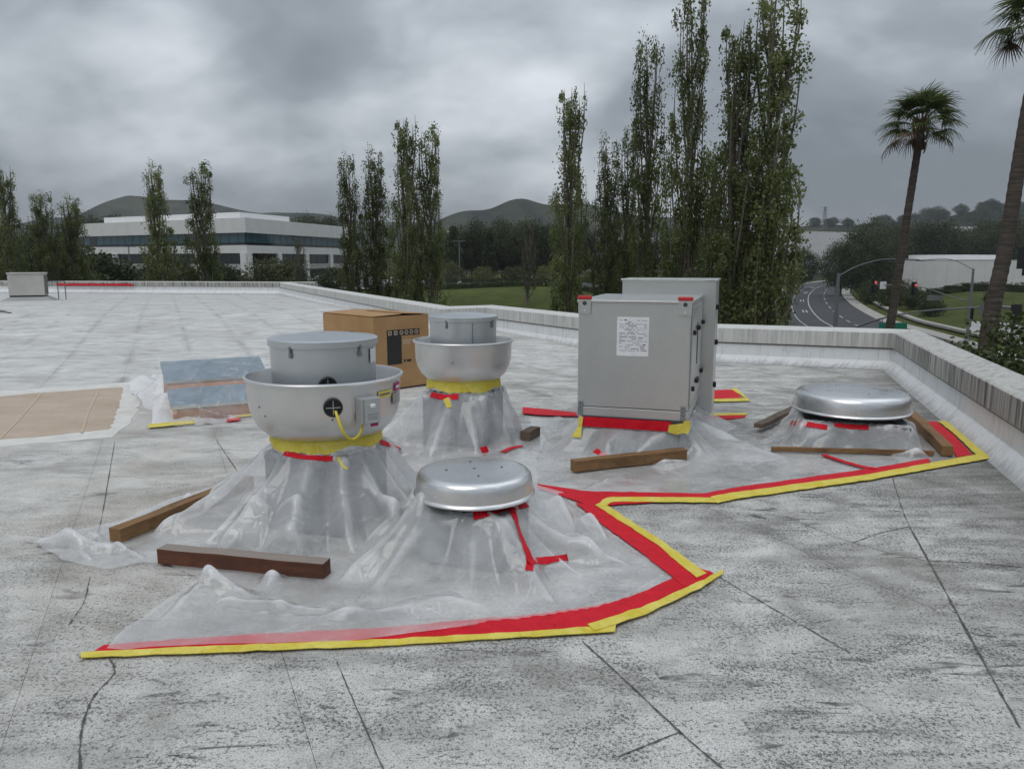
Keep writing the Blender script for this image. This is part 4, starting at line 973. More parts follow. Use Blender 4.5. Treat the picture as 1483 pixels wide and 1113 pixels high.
pinsA = segs(pp((815, 718), (850, 744), (905, 786), (976, 838), (935, 864), (870, 886), (760, 902), (700, 908)), 0.035)
b2f = P(315, 838)
def anchors(seed, n, r0, r1, start=0.0):
    rg = random.Random(seed); return [(((start + 2 * math.pi * (k + rg.uniform(-0.3, 0.3)) / n + math.pi) % (2 * math.pi)) - math.pi, rg.uniform(r0, r1)) for k in range(n)]
tentsA = [dict(c=(F1.x, F1.y), r=0.34, rz=AANG, z=f1z - 0.43, box=(0.275, 0.275, f1z - 0.46), anchors=anchors(4, 15, 0.45, 1.0), sag=0.60, p=1.35),
          dict(c=(V1.x, V1.y), r=0.235, rz=AANG, z=V1.z - 0.06, box=(0.25, 0.25, V1.z - 0.07), anchors=anchors(6, 13, 0.38, 0.92, 0.3), sag=0.56, p=1.35),
          dict(c=(F2.x, F2.y), r=0.335, rz=AANG, z=f2z - 0.44, box=(0.29, 0.29, f2z - 0.47), anchors=anchors(7, 12, 0.26, 0.58, 0.2), sag=0.66, p=0.92)]
def cr(a, b, h0, h1, w): p, q = P(*a), P(*b); return (p.x, p.y, q.x, q.y, h0, h1, w)
creasesA = [cr((520, 892), (640, 800), 0.03, 0.12, 0.16), cr((560, 800), (640, 770), 0.10, 0.16, 0.14), cr((330, 890), (500, 905), 0.05, 0.03, 0.12),
            cr((900, 850), (800, 770), 0.02, 0.10, 0.10), cr((950, 820), (830, 760), 0.02, 0.07, 0.08), cr((60, 795), (160, 805), 0.06, 0.09, 0.10), cr((85, 785), (130, 818), 0.07, 0.05, 0.07), cr((130, 780), (210, 815), 0.05, 0.05, 0.06), cr((330, 705), (180, 775), 0.05, 0.02, 0.10), cr((500, 900), (700, 880), 0.05, 0.02, 0.10)]
bumpsA = [ (P(95, 795).x, P(95, 795).y, 0.05, 0.2), (P(640, 860).x, P(640, 860).y, 0.08, 0.25)]
VA, FA = drape(polyA, 0.0175, tentsA, bumpsA, 21, pinsA, crumple=0.036, creases=creasesA, film_z=0.0165, late=[cr((298, 858), (225, 912), 0.085, 0.03, 0.20), cr((302, 857), (410, 882), 0.085, 0.02, 0.10), cr((330, 880), (470, 890), 0.05, 0.03, 0.09)])
sheetA = sheet('plastic_sheet', 'poly_film', VA, FA, 'translucent polythene draped over the bases of both fans and the round vent')
unit_c = Vector((UFL.x, UFL.y, 0)) + Matrix.Rotation(URZ, 4, 'Z') @ Vector((UW / 2, UL / 2, 0))
polyB = pp((772, 602), (838, 600), (930, 575), (1010, 570), (1030, 590), (1010, 606), (1080, 604), (1120, 598)) + [(2.45, 8.0), (3.8, 7.9), (4.2, 7.5)] + \
    pp((1350, 622), (1392, 655), (1370, 663), (1260, 684), (1060, 710), (1022, 719), (850, 717), (776, 704), (740, 675), (752, 640))
pinsB = segs(pp((1375, 640), (1390, 656), (1370, 664), (1260, 685), (1060, 711), (1022, 720), (850, 718), (776, 706)), 0.035)
tentsB = [dict(c=(unit_c.x, unit_c.y), h=(UW / 2 - 0.02, UL / 2 - 0.02), rz=URZ, z=0.245, p=1.0, box=(UW / 2 - 0.03, UL / 2 - 0.04, 0.23), anchors=anchors(3, 12, 0.25, 0.62), sag=0.55),
          dict(c=(V2.x, V2.y), h=(0.425, 0.425), rz=AANG, z=V2.z - 0.055, p=1.0, box=(0.44, 0.44, V2.z - 0.078), anchors=anchors(5, 11, 0.16, 0.40) , sag=0.6)]
VB, FB = drape(polyB, 0.02, tentsB, [(1.95, 6.6, 0.10, 0.30)], 37, pinsB, crumple=0.034)
sheetB = sheet('plastic_sheet', 'poly_film', VB, FB, 'translucent polythene skirt around the air unit and the wide vent')

# ------------------------------------------------------------------ wrapped plywood curb at the left, with its plastic
def make_hatch():
    fl = P(252, 612); fr = P(372, 601); d = fr - fl; rz = math.atan2(d.y, d.x); w = 1.06; L = 1.02
    t = empty('covered_curb', (fl.x, fl.y, 0), rz, 'plywood-covered roof curb with two grey metal strips under clear plastic', 'roof curb')
    zf, zk = 0.135, 0.475
    def zz(y): return zf + (zk - zf) * y / L
    n = 6; sl = math.atan2(zk - zf, L)
    MB().add([(0, 0, 0.002), (w, 0, 0.002), (w, L, 0.002), (0, L, 0.002), (0, 0, zf), (w, 0, zf), (w, L, zk), (0, L, zk)], [(3, 2, 1, 0), (4, 5, 6, 7), (0, 1, 5, 4), (1, 2, 6, 5), (2, 3, 7, 6), (3, 0, 4, 7)]).build('plywood_box', 'plywood', t, bevel=0.004)
    for y0, y1 in ((0.0, 0.40), (0.56, 1.06)):
        mb = MB().add([(-0.02, y0, zz(y0) + 0.006), (w + 0.02, y0, zz(y0) + 0.006), (w + 0.02, y1, zz(y1) + 0.006), (-0.02, y1, zz(y1) + 0.006), (-0.02, y0, zz(y0) + 0.03), (w + 0.02, y0, zz(y0) + 0.03), (w + 0.02, y1, zz(y1) + 0.03), (-0.02, y1, zz(y1) + 0.03)],
                      [(3, 2, 1, 0), (4, 5, 6, 7), (0, 1, 5, 4), (1, 2, 6, 5), (2, 3, 7, 6), (3, 0, 4, 7)]); mb.build('metal_strip', 'galvanised_strip', t, bevel=0.003)
    for y0 in (0.0, 0.56): MB().add([(-0.022, y0 - 0.012, zz(y0) + 0.004), (w + 0.022, y0 - 0.012, zz(y0) + 0.004), (w + 0.022, y0 - 0.012, zz(y0) + 0.034), (-0.022, y0 - 0.012, zz(y0) + 0.034), (-0.022, y0 - 0.002, zz(y0) + 0.004), (w + 0.022, y0 - 0.002, zz(y0) + 0.004), (w + 0.022, y0 - 0.002, zz(y0) + 0.034), (-0.022, y0 - 0.002, zz(y0) + 0.034)], [(0, 1, 2, 3), (7, 6, 5, 4), (0, 4, 5, 1), (3, 2, 6, 7)]).build('folded_lip', 'galvanised_steel', t)
    nx, ny = 60, 50; X, Y = np.meshgrid(np.linspace(-0.05, w + 0.05, nx), np.linspace(-0.28, L + 0.02, ny))
    Zw = np.where(Y < 0, (zf + 0.05) * np.clip(1 + Y / 0.26, 0, 1), zf + (zk - zf) * Y / L + 0.045)
    Zw = Zw + 0.035 * (1 - np.abs(vnoise(X * 3 + Y * 5, Y * 2, 3) - 0.5) * 2) ** 3 + 0.02 * (1 - np.abs(vnoise(X * 8 - Y * 4, Y * 7, 5) - 0.5) * 2) ** 3 + 0.004
    i = (np.arange(ny - 1)[:, None] * nx + np.arange(nx - 1)[None]).ravel()
    np_mesh('plastic_wrap', np.stack([X, Y, Zw], -1).reshape(-1, 3), np.stack([i, i + 1, i + nx + 1, i + nx], 1), 'poly_film_clear', t, smooth=True)
    return t, fl, rz, w, L
hatch, HFL, HRZ, HW, HL = make_hatch()
hc = Vector((HFL.x, HFL.y, 0)) + Matrix.Rotation(HRZ, 4, 'Z') @ Vector((HW / 2, HL / 2, 0))
polyC = pp((186, 562), (215, 548), (250, 532)) + [(-3.55, 8.9), (-3.35, 8.6)] + pp((255, 590), (262, 604), (330, 600), (360, 603), (385, 612), (330, 614), (215, 622), (228, 600), (205, 588))
VC, FC = drape(polyC, 0.028, [], [(P(238, 578).x, P(238, 578).y, 0.24, 0.25), (P(208, 560).x, P(208, 560).y, 0.17, 0.22), (HFL.x - 0.1, HFL.y + 0.3, 0.22, 0.25), (P(225, 605).x, P(225, 605).y, 0.10, 0.2)], 51, [], crumple=0.10)
sheetC = sheet('plastic_sheet', 'poly_film_white', VC, FC, 'crumpled white polythene bunched at the left of the covered plywood curb')

# ------------------------------------------------------------------ tape on the roof
def ribbon(name, mat, up, lo, z, label, sub=0.06, jit=0.0045, group=None):
    def dens(l):
        g = [P(x, y) for x, y in l]; L = [0]
        for a, b in zip(g[:-1], g[1:]): L.append(L[-1] + (b - a).length)
        return g, L
    (gu, Lu), (gl, Ll) = dens(up), dens(lo); n = max(4, int(max(Lu[-1], Ll[-1]) / sub)); rr = random.Random(int(up[0][0] * 7 + lo[0][1]))
    def samp(g, L, t):
        s = t * L[-1]
        for i in range(len(L) - 1):
            if s <= L[i + 1] or i == len(L) - 2:
                return g[i] + (g[i + 1] - g[i]) * ((s - L[i]) / max(1e-6, L[i + 1] - L[i]))
    mb = MB(); vs = []
    for k in range(n + 1):
        for g, L in ((gu, Lu), (gl, Ll)):
            p = samp(g, L, k / n); vs.append((p.x + rr.uniform(-jit, jit), p.y + rr.uniform(-jit, jit), z + rr.uniform(0, 0.0025)))
    vs2 = [(x, y, zz - 0.003) for x, y, zz in vs]; m = len(vs)
    fs = [(2 * k, 2 * k + 1, 2 * k + 3, 2 * k + 2) for k in range(n)] + [(2 * k, 2 * k + 2, 2 * k + 2 + m, 2 * k + m) for k in range(n)] + [(2 * k + 1, 2 * k + 1 + m, 2 * k + 3 + m, 2 * k + 3) for k in range(n)] + [(0, m, m + 1, 1), (2 * n, 2 * n + 1, 2 * n + 1 + m, 2 * n + m)]
    o = mb.add(vs + vs2, fs).build(name, mat); return tag(o, label, 'tape', group)
zt = 0.010
ribbon('red_tape', 'red_tape', [(150, 936), (300, 925), (560, 911), (760, 893), (868, 879), (930, 860), (985, 834)], [(133, 947), (300, 940), (560, 930), (760, 919), (860, 911), (930, 886), (1018, 846)], zt, 'long red tape band along the front edge of the polythene')
ribbon('yellow_tape', 'yellow_tape', [(118, 948), (300, 939), (560, 929), (760, 918), (892, 908)], [(118, 956), (300, 949), (560, 938), (760, 926), (892, 918)], zt + 0.004, 'long yellow tape strip edging the front red band')
ribbon('yellow_tape', 'yellow_tape', [(852, 909), (930, 883), (1018, 844), (1048, 828)], [(862, 918), (935, 893), (1018, 854), (1046, 835)], zt + 0.008, 'short yellow tape strip rising to the pointed corner of the red band')
ribbon('red_tape', 'red_tape', [(872, 733), (905, 757), (960, 797), (1016, 836), (1020, 846)], [(833, 730), (876, 764), (930, 803), (972, 836), (990, 852)], zt + 0.002, 'red tape band running diagonally from the notch to the pointed corner')
ribbon('yellow_tape', 'yellow_tape', [(876, 733), (960, 787), (1022, 833)], [(862, 734), (948, 789), (1008, 840)], zt + 0.006, 'yellow tape strip edging the diagonal red band')
ribbon('red_tape', 'red_tape', [(1010, 824), (1034, 833)], [(1001, 829), (1022, 843)], zt + 0.0035, 'red tape stub at the pointed corner')
ribbon('red_tape', 'red_tape', [(777, 702), (850, 713), (1020, 716), (1062, 708), (1260, 680), (1345, 665)], [(779, 709), (860, 735), (1020, 724), (1070, 717), (1260, 690), (1348, 674)], zt + 0.001, 'long red tape band from the notch past the air unit towards the wide vent')
ribbon('yellow_tape', 'yellow_tape', [(863, 734), (880, 722), (1037, 723)], [(874, 738), (885, 729), (1038, 730)], zt + 0.005, 'yellow tape strip edging the red band in front of the air unit')
ribbon('yellow_tape', 'yellow_tape', [(1030, 722), (1062, 716), (1260, 689), (1432, 657)], [(1038, 731), (1068, 725), (1260, 697), (1434, 666)], zt + 0.007, 'yellow tape strip edging the red band below the wide vent')
ribbon('red_tape', 'red_tape', [(1338, 612), (1362, 634), (1386, 664)], [(1356, 612), (1382, 632), (1408, 660)], zt + 0.003, 'red tape band beside the thick timber by the right parapet')
ribbon('yellow_tape', 'yellow_tape', [(1358, 612), (1384, 632), (1412, 660)], [(1370, 612), (1396, 630), (1436, 664)], zt + 0.009, 'yellow tape strip edging the red band by the right parapet')
ribbon('red_tape', 'red_tape', [(757, 592), (790, 595), (838, 600)], [(757, 601), (790, 604), (838, 605)], zt + 0.012, 'red tape strip behind the plain fan leading to the air unit')
ribbon('red_tape', 'red_tape', [(1008, 603), (1060, 602), (1080, 600)], [(1006, 609), (1060, 608), (1080, 605)], zt + 0.001, 'thin red tape strip on the roof at the right side of the air unit')
ribbon('yellow_tape', 'yellow_tape', [(1010, 600), (1082, 599)], [(1010, 604), (1082, 602)], zt + 0.003, 'thin yellow tape strip on the roof at the right side of the air unit')
ribbon('red_tape', 'red_tape', [(1030, 566), (1062, 565)], [(1006, 580), (1078, 581)], zt + 0.001, 'red tape patch around the rear foot of the air unit')
ribbon('yellow_tape', 'yellow_tape', [(1058, 564), (1082, 579)], [(1066, 563), (1086, 581)], zt + 0.003, 'yellow tape strip at the right of the red patch behind the air unit')
ribbon('yellow_tape', 'yellow_tape', [(1000, 580), (1084, 578)], [(1000, 584), (1086, 582)], zt + 0.005, 'yellow tape strip in front of the red patch behind the air unit')
ribbon('yellow_tape', 'yellow_tape', [(215, 617), (282, 611)], [(215, 622), (282, 616)], zt + 0.012, 'yellow tape strip at the foot of the covered plywood curb')
ribbon('yellow_tape', 'yellow_tape', [(338, 602), (364, 600)], [(338, 607), (364, 605)], zt + 0.012, 'short yellow tape piece right of the covered plywood curb')
ribbon('red_tape', 'red_tape', [(328, 609), (348, 607)], [(328, 613), (348, 611)], zt + 0.012, 'short red tape piece before the covered plywood curb')
def hit(px, py):
    o = Vector((0, 0, CZ)); d = ray(px, py).normalized(); best = None
    for b in BVHS:
        r = b.ray_cast(o, d)
        if r[0] is not None and (best is None or r[3] < best[3]): best = r
    if best is None: p = P(px, py); return p, Vector((0, 0, 1))
    n = best[1]
    return best[0], (n if n.z > 0 else -n)
def strip_on(name, mat, pts, w, label, lift=0.006, group=None):
    H = [];
    for (a, b) in zip(pts[:-1], pts[1:]):
        n = max(2, int(math.dist(a, b) / 5))
        for k in range(n): H.append(hit(a[0] + (b[0] - a[0]) * k / n, a[1] + (b[1] - a[1]) * k / n))
    H.append(hit(*pts[-1]))
    Ps = [h[0] for h in H]; Ns = [h[1] for h in H]
    for _ in range(2):
        Ps = [Ps[0]] + [(Ps[i - 1] + Ps[i] * 2 + Ps[i + 1]) / 4 for i in range(1, len(Ps) - 1)] + [Ps[-1]]
        Ns = [(Ns[max(i - 1, 0)] + Ns[i] + Ns[min(i + 1, len(Ns) - 1)]).normalized() for i in range(len(Ns))]
    vs = []; rr = random.Random(int(pts[0][0]))
    for i, p in enumerate(Ps):
        t = (Ps[min(i + 1, len(Ps) - 1)] - Ps[max(i - 1, 0)]).normalized(); s = Ns[i].cross(t).normalized(); ww = w * rr.uniform(0.42, 0.56)
        vs += [p + s * ww + Ns[i] * lift, p - s * ww + Ns[i] * lift]
    vs2 = [v - Vector((0, 0, 0.002)) for v in vs]; m = len(vs); n = len(Ps) - 1
    fs = [(2 * k, 2 * k + 1, 2 * k + 3, 2 * k + 2) for k in range(n)] + [(2 * k + m, 2 * k + 2 + m, 2 * k + 3 + m, 2 * k + 1 + m) for k in range(n)]
    return tag(MB().add(vs + vs2, fs).build(name, mat), label, 'tape', group)
strip_on('red_tape', 'red_tape', [(741, 738), (752, 772), (768, 812), (766, 826)], 0.045, 'red tape strip hanging down the plastic of the round vent')
strip_on('red_tape', 'red_tape', [(764, 814), (790, 812), (822, 807)], 0.04, 'red tape end lying across the plastic below the round vent', 0.010)
strip_on('red_tape', 'red_tape', [(686, 747), (715, 742), (762, 730)], 0.045, 'crumpled red tape tucked under the rim of the round vent')
strip_on('red_tape', 'red_tape', [(412, 656), (440, 662), (482, 664)], 0.03, 'torn red tape under the yellow neck tape of the cabled fan')
strip_on('red_tape', 'red_tape', [(550, 640), (578, 648)], 0.035, 'red tape scrap on the plastic right of the cabled fan')
strip_on('yellow_tape', 'yellow_tape', [(490, 662), (497, 676), (503, 679)], 0.014, 'thin yellow tape tail hanging under the cabled fan')
strip_on('red_tape', 'red_tape', [(624, 571), (645, 576), (664, 574)], 0.055, 'red tape under the yellow neck tape of the plain fan')
strip_on('yellow_tape', 'yellow_tape', [(646, 577), (651, 590)], 0.05, 'yellow tape tail hanging under the plain fan')
strip_on('red_tape', 'red_tape', [(696, 652), (706, 650)], 0.06, 'red tape tip on the plastic behind the round vent')
strip_on('red_tape', 'red_tape', [(728, 655), (742, 648), (757, 646)], 0.055, 'red tape scrap beside the short timber offcut')
strip_on('red_tape', 'red_tape', [(1146, 612), (1170, 614), (1198, 619)], 0.05, 'red tape at the upper left corner of the wide vent base')
strip_on('red_tape', 'red_tape', [(1208, 615), (1235, 618), (1258, 619)], 0.04, 'red tape along the front of the wide vent base')
strip_on('red_tape', 'red_tape', [(1284, 611), (1298, 618)], 0.05, 'red tape at the right corner of the wide vent base')
strip_on('red_tape', 'red_tape', [(1192, 660), (1215, 668), (1250, 678), (1270, 680)], 0.06, 'red tape strip crossing the plastic below the thin batten', 0.014)
strip_on('red_tape', 'red_tape', [(862, 652), (878, 662), (890, 666)], 0.05, 'faded red tape on the plastic before the air unit')

# ------------------------------------------------------------------ cardboard carton
def make_carton():
    c = Vector((-1.74, 9.62, 0)); r = Vector((-1.10, 10.24, 0)); d = r - c; w = 0.88; rz = math.atan2(d.y, d.x); L = 1.2; h = 0.955
    t = empty('cardboard_carton', (c.x, c.y, 0), rz, 'large brown cardboard carton with black printing behind the fans', 'carton')
    body = MB().b2((0, 0, 0.02), (w, L, h)).build('body', 'cardboard', t, bevel=0.008)
    for x0, x1, s in ((0.0, w / 2 - 0.004, 1), (w / 2 + 0.004, w, -1)):
        mb = MB(); e = 0.05 if s < 0 else 0.03
        za, zb = (h + 0.006, h + 0.006 + e * 0.5) if s > 0 else (h + 0.006 + e * 0.5, h + 0.006)
        vs = [(x0 - 0.004 * (s > 0), -0.004, za), (x1 + 0.004 * (s < 0), -0.004, zb), (x1 + 0.004 * (s < 0), L + 0.004, zb), (x0 - 0.004 * (s > 0), L + 0.004, za)]
        mb.add(vs + [(x, y, z + 0.006) for x, y, z in vs], [(0, 3, 2, 1), (4, 5, 6, 7), (0, 1, 5, 4), (1, 2, 6, 5), (2, 3, 7, 6), (3, 0, 4, 7)]); mb.build('flap', 'cardboard', t)
    MB().b2((0.02, 0.02, 0.0), (w - 0.02, L - 0.02, 0.02)).build('skid', 'print_black', t)
    pr_ = MB()
    pr_.b2((0.205, -0.003, h - 0.255), (0.72, -0.001, h - 0.175)); pr_.b2((0.205, -0.003, h - 0.62), (0.43, -0.001, h - 0.255))
    prt = pr_.build('printed_panel', 'print_black', body)
    for k, x in enumerate((0.25, 0.34, 0.43, 0.51, 0.59, 0.67)):
        mb = MB(); M = Matrix.Translation((x, -0.0045, h - 0.215)) @ Matrix.Rotation(math.pi / 2, 4, 'X')
        if k < 2:
            for o in ((-0.022, 0, 0.010, 0.05), (0.022, 0, 0.010, 0.05), (0, 0.022, 0.05, 0.010), (0, -0.022, 0.05, 0.010), (0, 0, 0.03, 0.006) if k == 0 else (0, 0, 0.008, 0.04)):
                tm = MB().box((o[0], o[1], 0), (o[2], o[3], 0.001)); mb.add([M @ Vector(v) for v in tm.v], tm.f)
        else:
            tm = MB().lathe([(0.020, 0), (0.029, 0)], 20); mb.add([M @ Vector(v) for v in tm.v], tm.f)
            tm = MB().box((0, 0, 0), (0.022, 0.006, 0.001), 0.8 * k); mb.add([M @ Vector(v) for v in tm.v], tm.f)
        mb.build('printed_icon', 'print_tan', prt)
    for z, x1 in ((h - 0.33, 0.60), (h - 0.36, 0.57)): MB().b2((0.45, -0.003, z), (x1, -0.001, z + 0.014)).build('print_line', 'print_tan', body)
    MB().b2((0.46, -0.003, h - 0.60), (0.49, -0.001, h - 0.565)).build('print_line', 'print_black', body); MB().b2((0.51, -0.003, h - 0.60), (0.58, -0.001, h - 0.57)).build('print_line', 'print_black', body)
    # oval badge on the left face
    mb = MB(); M = Matrix.Translation((-0.003, 0.46, h - 0.26)) @ Matrix.Rotation(-math.pi / 2, 4, 'Y')
    tm = MB().lathe([(0.09, 0), (0.1, 0)], 32); mb.add([M @ Vector((x * 0.55, y * 1.75, z)) for x, y, z in tm.v], tm.f)
    for k in range(5):
        for dx, dy, sx, sy in ((0, -0.012, 0.05, 0.006), (0, 0.012, 0.05, 0.006), (0.022 * (-1) ** k, 0, 0.006, 0.026)):
            tm = MB().box((dx, -0.11 + k * 0.055 + dy, 0), (sx, sy, 0.001)); mb.add([M @ Vector(v) for v in tm.v], tm.f)
    mb.build('printed_badge', 'print_black', body)
    return t
make_carton()

# ------------------------------------------------------------------ far rooftop unit and far tape
def make_far_unit():
    c = P(28, 437); t = empty('package_unit', (c.x, c.y + 0.7, 0.03), math.radians(24), 'beige boxy air conditioner on a white curb far across the roof', 'air conditioner')
    MB().add([(-0.95, -0.85, 0.0), (0.95, -0.85, 0.0), (0.95, 0.85, 0.0), (-0.95, 0.85, 0.0), (-0.66, -0.55, 0.16), (0.66, -0.55, 0.16), (0.66, 0.55, 0.16), (-0.66, 0.55, 0.16)],
             [(4, 5, 6, 7), (0, 1, 5, 4), (1, 2, 6, 5), (2, 3, 7, 6), (3, 0, 4, 7)]).build('curb', 'parapet_white', t)
    b = MB().b2((-0.64, -0.55, 0.22), (0.64, 0.55, 1.10)).build('cabinet', 'hvac_beige', t, bevel=0.015)
    MB().b2((-0.62, -0.53, 0.16), (0.62, 0.53, 0.22)).build('base_rail', 'signal_black', t)
    MB().b2((-0.67, -0.58, 1.10), (0.67, 0.58, 1.15)).build('top_panel', 'hvac_beige', t, bevel=0.01)
    MB().b2((0.64, -0.5, 0.26), (0.65, 0.5, 1.05)).build('side_panel', 'dark_brown', b)  # plain dark brown sheet over the cabinet's right side
    pf = MB()
    for x in (1.05, 1.32): pf.tube([(x, 0.1, 0.0), (x, 0.1, 0.78)], 0.022, 6)
    pf.tube([(0.64, 0.1, 0.78), (1.32, 0.1, 0.78)], 0.022, 6); pf.build('conduit', 'pole_grey', t)
make_far_unit()
def far_strip(x0, x1, y, zc, hgt, name, mat, label, cat='tape'):
    a = PE + (PD2 - PE) * x0; b = PE + (PD2 - PE) * x1
    n = 24; vs = []; rr = random.Random(6)
    for i in range(n + 1):
        p = a + (b - a) * (i / n); s = rr.uniform(-0.02, 0.02)
        vs += [(p.x, p.y - 0.40 - y, zc + s), (p.x, p.y - 0.40 - y, zc + hgt + s), (p.x, p.y - 0.36 - y, zc + s), (p.x, p.y - 0.36 - y, zc + hgt + s)]
    fs = []
    for i in range(n): q = i * 4; fs += [(q, q + 4, q + 5, q + 1), (q + 2, q + 3, q + 7, q + 6), (q + 1, q + 5, q + 7, q + 3)]
    return tag(MB().add(vs, fs).build(name, mat), label, cat)
far_strip(0.46, 0.625, -0.27, 0.38, 0.10, 'red_tape', 'red_tape', 'faded red tape strip stuck along the far parapet beside the beige air conditioner')
tag(MB().tube(catmull([P(-8, 459) + Vector((0, 0, 0.12)), P(4, 459) + Vector((0, 0, 0.14)), P(12, 460) + Vector((0, 0, 0.10)), P(15, 461) + Vector((0, 0, 0.12))], 4), 0.07, 8).build('pipe_elbow', 'dark_brown', smooth=True), 'short dark pipe lying on the white roof below the beige air conditioner', 'pipe')

# ------------------------------------------------------------------ trees and plants
def leaf_quads(C, size, rng, up=0.3, asp=0.62):
    n = len(C); d = rng.normal(size=(n, 3)); d[:, 2] = np.abs(d[:, 2]) * up + d[:, 2] * (1 - up); d /= np.linalg.norm(d, axis=1)[:, None]
    r = rng.normal(size=(n, 3)); s = np.cross(d, r); s /= np.linalg.norm(s, axis=1)[:, None] + 1e-9
    L = (size * rng.uniform(0.6, 1.35, n))[:, None]; c = C
    V = np.stack([c - d * L * 0.5, c + s * L * asp * 0.5, c + d * L * 0.5, c - s * L * asp * 0.5], 1).reshape(-1, 3)
    F = np.arange(4 * n).reshape(n, 4); return V, F
def limb_mesh(limbs, n=6):
    mb = MB()
    for pts, rs in limbs: mb.tube(pts, rs, n)
    return mb
def tree_proto(name, crown_mat, C, size, limbs, trunk_limbs, seed, up=0.3):
    """returns (crown mesh, trunk mesh): shared by every tree of that kind"""
    rng = np.random.default_rng(seed); V, F = leaf_quads(C, size, rng, up)
    cm = np_mesh('crown', V, F, crown_mat, parent=False)
    mb = limb_mesh(trunk_limbs + limbs); me = bpy.data.meshes.new('trunk'); me.from_pydata(mb.v, [], mb.f); me.materials.append(MATS['bark']); smooth_mesh(me, 1.2)
    return cm, me
def poplar_proto(seed, H=16.0, Wd=3.4, nclump=300, per=82, size=0.135, mat='poplar_leaf', open_=0.0):
    rr = np.random.default_rng(seed); limbs = []; C = []
    trunk = [([Vector((0.25 * math.sin(z * 0.35 + seed), 0.25 * math.cos(z * 0.3 + seed), z)) for z in np.linspace(0, H * 0.97, 12)], list(np.linspace(0.24, 0.02, 12)))]
    ends = []
    nb = 30
    for b in range(nb):
        z0 = H * (0.07 + 0.75 * b / nb) + rr.uniform(-0.3, 0.3); a = b * 2.4 + rr.uniform(-0.5, 0.5)
        f0 = z0 / H; wmax = Wd * 0.5 * (1.0 - 0.95 * max(0, f0 - 0.30)) * rr.uniform(0.55, 1.12)
        ln = min(H * rr.uniform(0.22, 0.42), (H - z0) * rr.uniform(0.8, 1.03)); pts = []
        for k in range(6):
            t = k / 5; rad = wmax * (1 - (1 - t) ** 1.9) * (1 - 0.25 * t * t); pts.append(Vector((rad * math.cos(a + 0.3 * t), rad * math.sin(a + 0.3 * t), z0 + ln * t)))
        limbs.append((pts, list(np.linspace(0.075, 0.012, 6)))); ends.append(pts)
    per_b = nclump // nb + 1
    for pts in ends:
        for q in range(per_b):
            t = rr.uniform(0.18, 1.04)
            if rr.random() < 0.45 * max(0.0, min(1.0, (pts[0].z + (pts[-1].z - pts[0].z) * t) / H - 0.35) / 0.4): continue
            i = min(4, int(t * 5)); f = t * 5 - i; p = pts[i].lerp(pts[i + 1], f)
            cr = rr.uniform(0.20, 0.52); m = int(per * rr.uniform(0.5, 1.4)); c0 = np.array(p) + rr.normal(0, 0.16, 3)
            dd = rr.normal(0, 1, (m, 3)); dd /= np.linalg.norm(dd, axis=1)[:, None]; C.append(c0 + dd * (rr.uniform(0, 1, m) ** 0.5)[:, None] * np.array([cr, cr, cr * 1.35]))
    for q in range(nclump // 8):
        z = H * (0.08 + 0.9 * rr.uniform(0, 1) ** 1.5); m = int(per * 0.8); C.append(np.array([0.25 * math.sin(z * 0.35 + seed), 0.25 * math.cos(z * 0.3 + seed), z]) + rr.normal(0, 1, (m, 3)) * np.array([0.35, 0.35, 0.5]))
    C = np.concatenate(C); C = C[C[:, 2] > H * 0.04]
    return tree_proto('poplar', mat, C, size, limbs, trunk, seed, 0.2)
def round_proto(seed, H, Wd, trunk_h, nclump, per, size, mat, cr=0.09, flat=0.8, irregular=0.25):
    rr = np.random.default_rng(seed); limbs = []; C = []; top = H; ch = H - trunk_h
    trunk = [([Vector((0, 0, 0)), Vector((0.02 * H * math.sin(seed), 0, trunk_h * 0.6)), Vector((0.03 * H * math.sin(seed), 0.01 * H, trunk_h + ch * 0.4))], [0.03 * H * 0.7, 0.022 * H * 0.7, 0.006 * H])]
    for b in range(9):
        a = b * 2.4; r = Wd * 0.5 * rr.uniform(0.5, 0.85); z1 = trunk_h + ch * rr.uniform(0.25, 0.85)
        limbs.append(([Vector((0, 0, trunk_h * rr.uniform(0.7, 1.0))), Vector((r * 0.45 * math.cos(a), r * 0.45 * math.sin(a), (trunk_h + z1) / 2)), Vector((r * math.cos(a), r * math.sin(a), z1))], [0.012 * H, 0.008 * H, 0.003 * H]))
    for q in range(nclump):
        while True:
            p = rr.uniform(-1, 1, 3)
            if 0.12 < p @ p < 1: break
        p = p / np.linalg.norm(p) * (np.linalg.norm(p) ** 0.45)
        wob = 1 + irregular * math.sin(3 * math.atan2(p[1], p[0]) + seed + p[2] * 3) * 0.8 + rr.uniform(-0.15, 0.15)
        c0 = np.array([p[0] * Wd * 0.5 * wob, p[1] * Wd * 0.5 * wob, trunk_h + ch * (0.5 + 0.5 * p[2] * (1 + 0.12 * math.sin(p[0] * 5 + seed)))])
        m = int(per * rr.uniform(0.6, 1.4)); C.append(c0 + rr.normal(0, 1, (m, 3)) * Wd * cr * np.array([1, 1, flat]))
    return tree_proto('tree', mat, np.concatenate(C), size, limbs, trunk, seed)
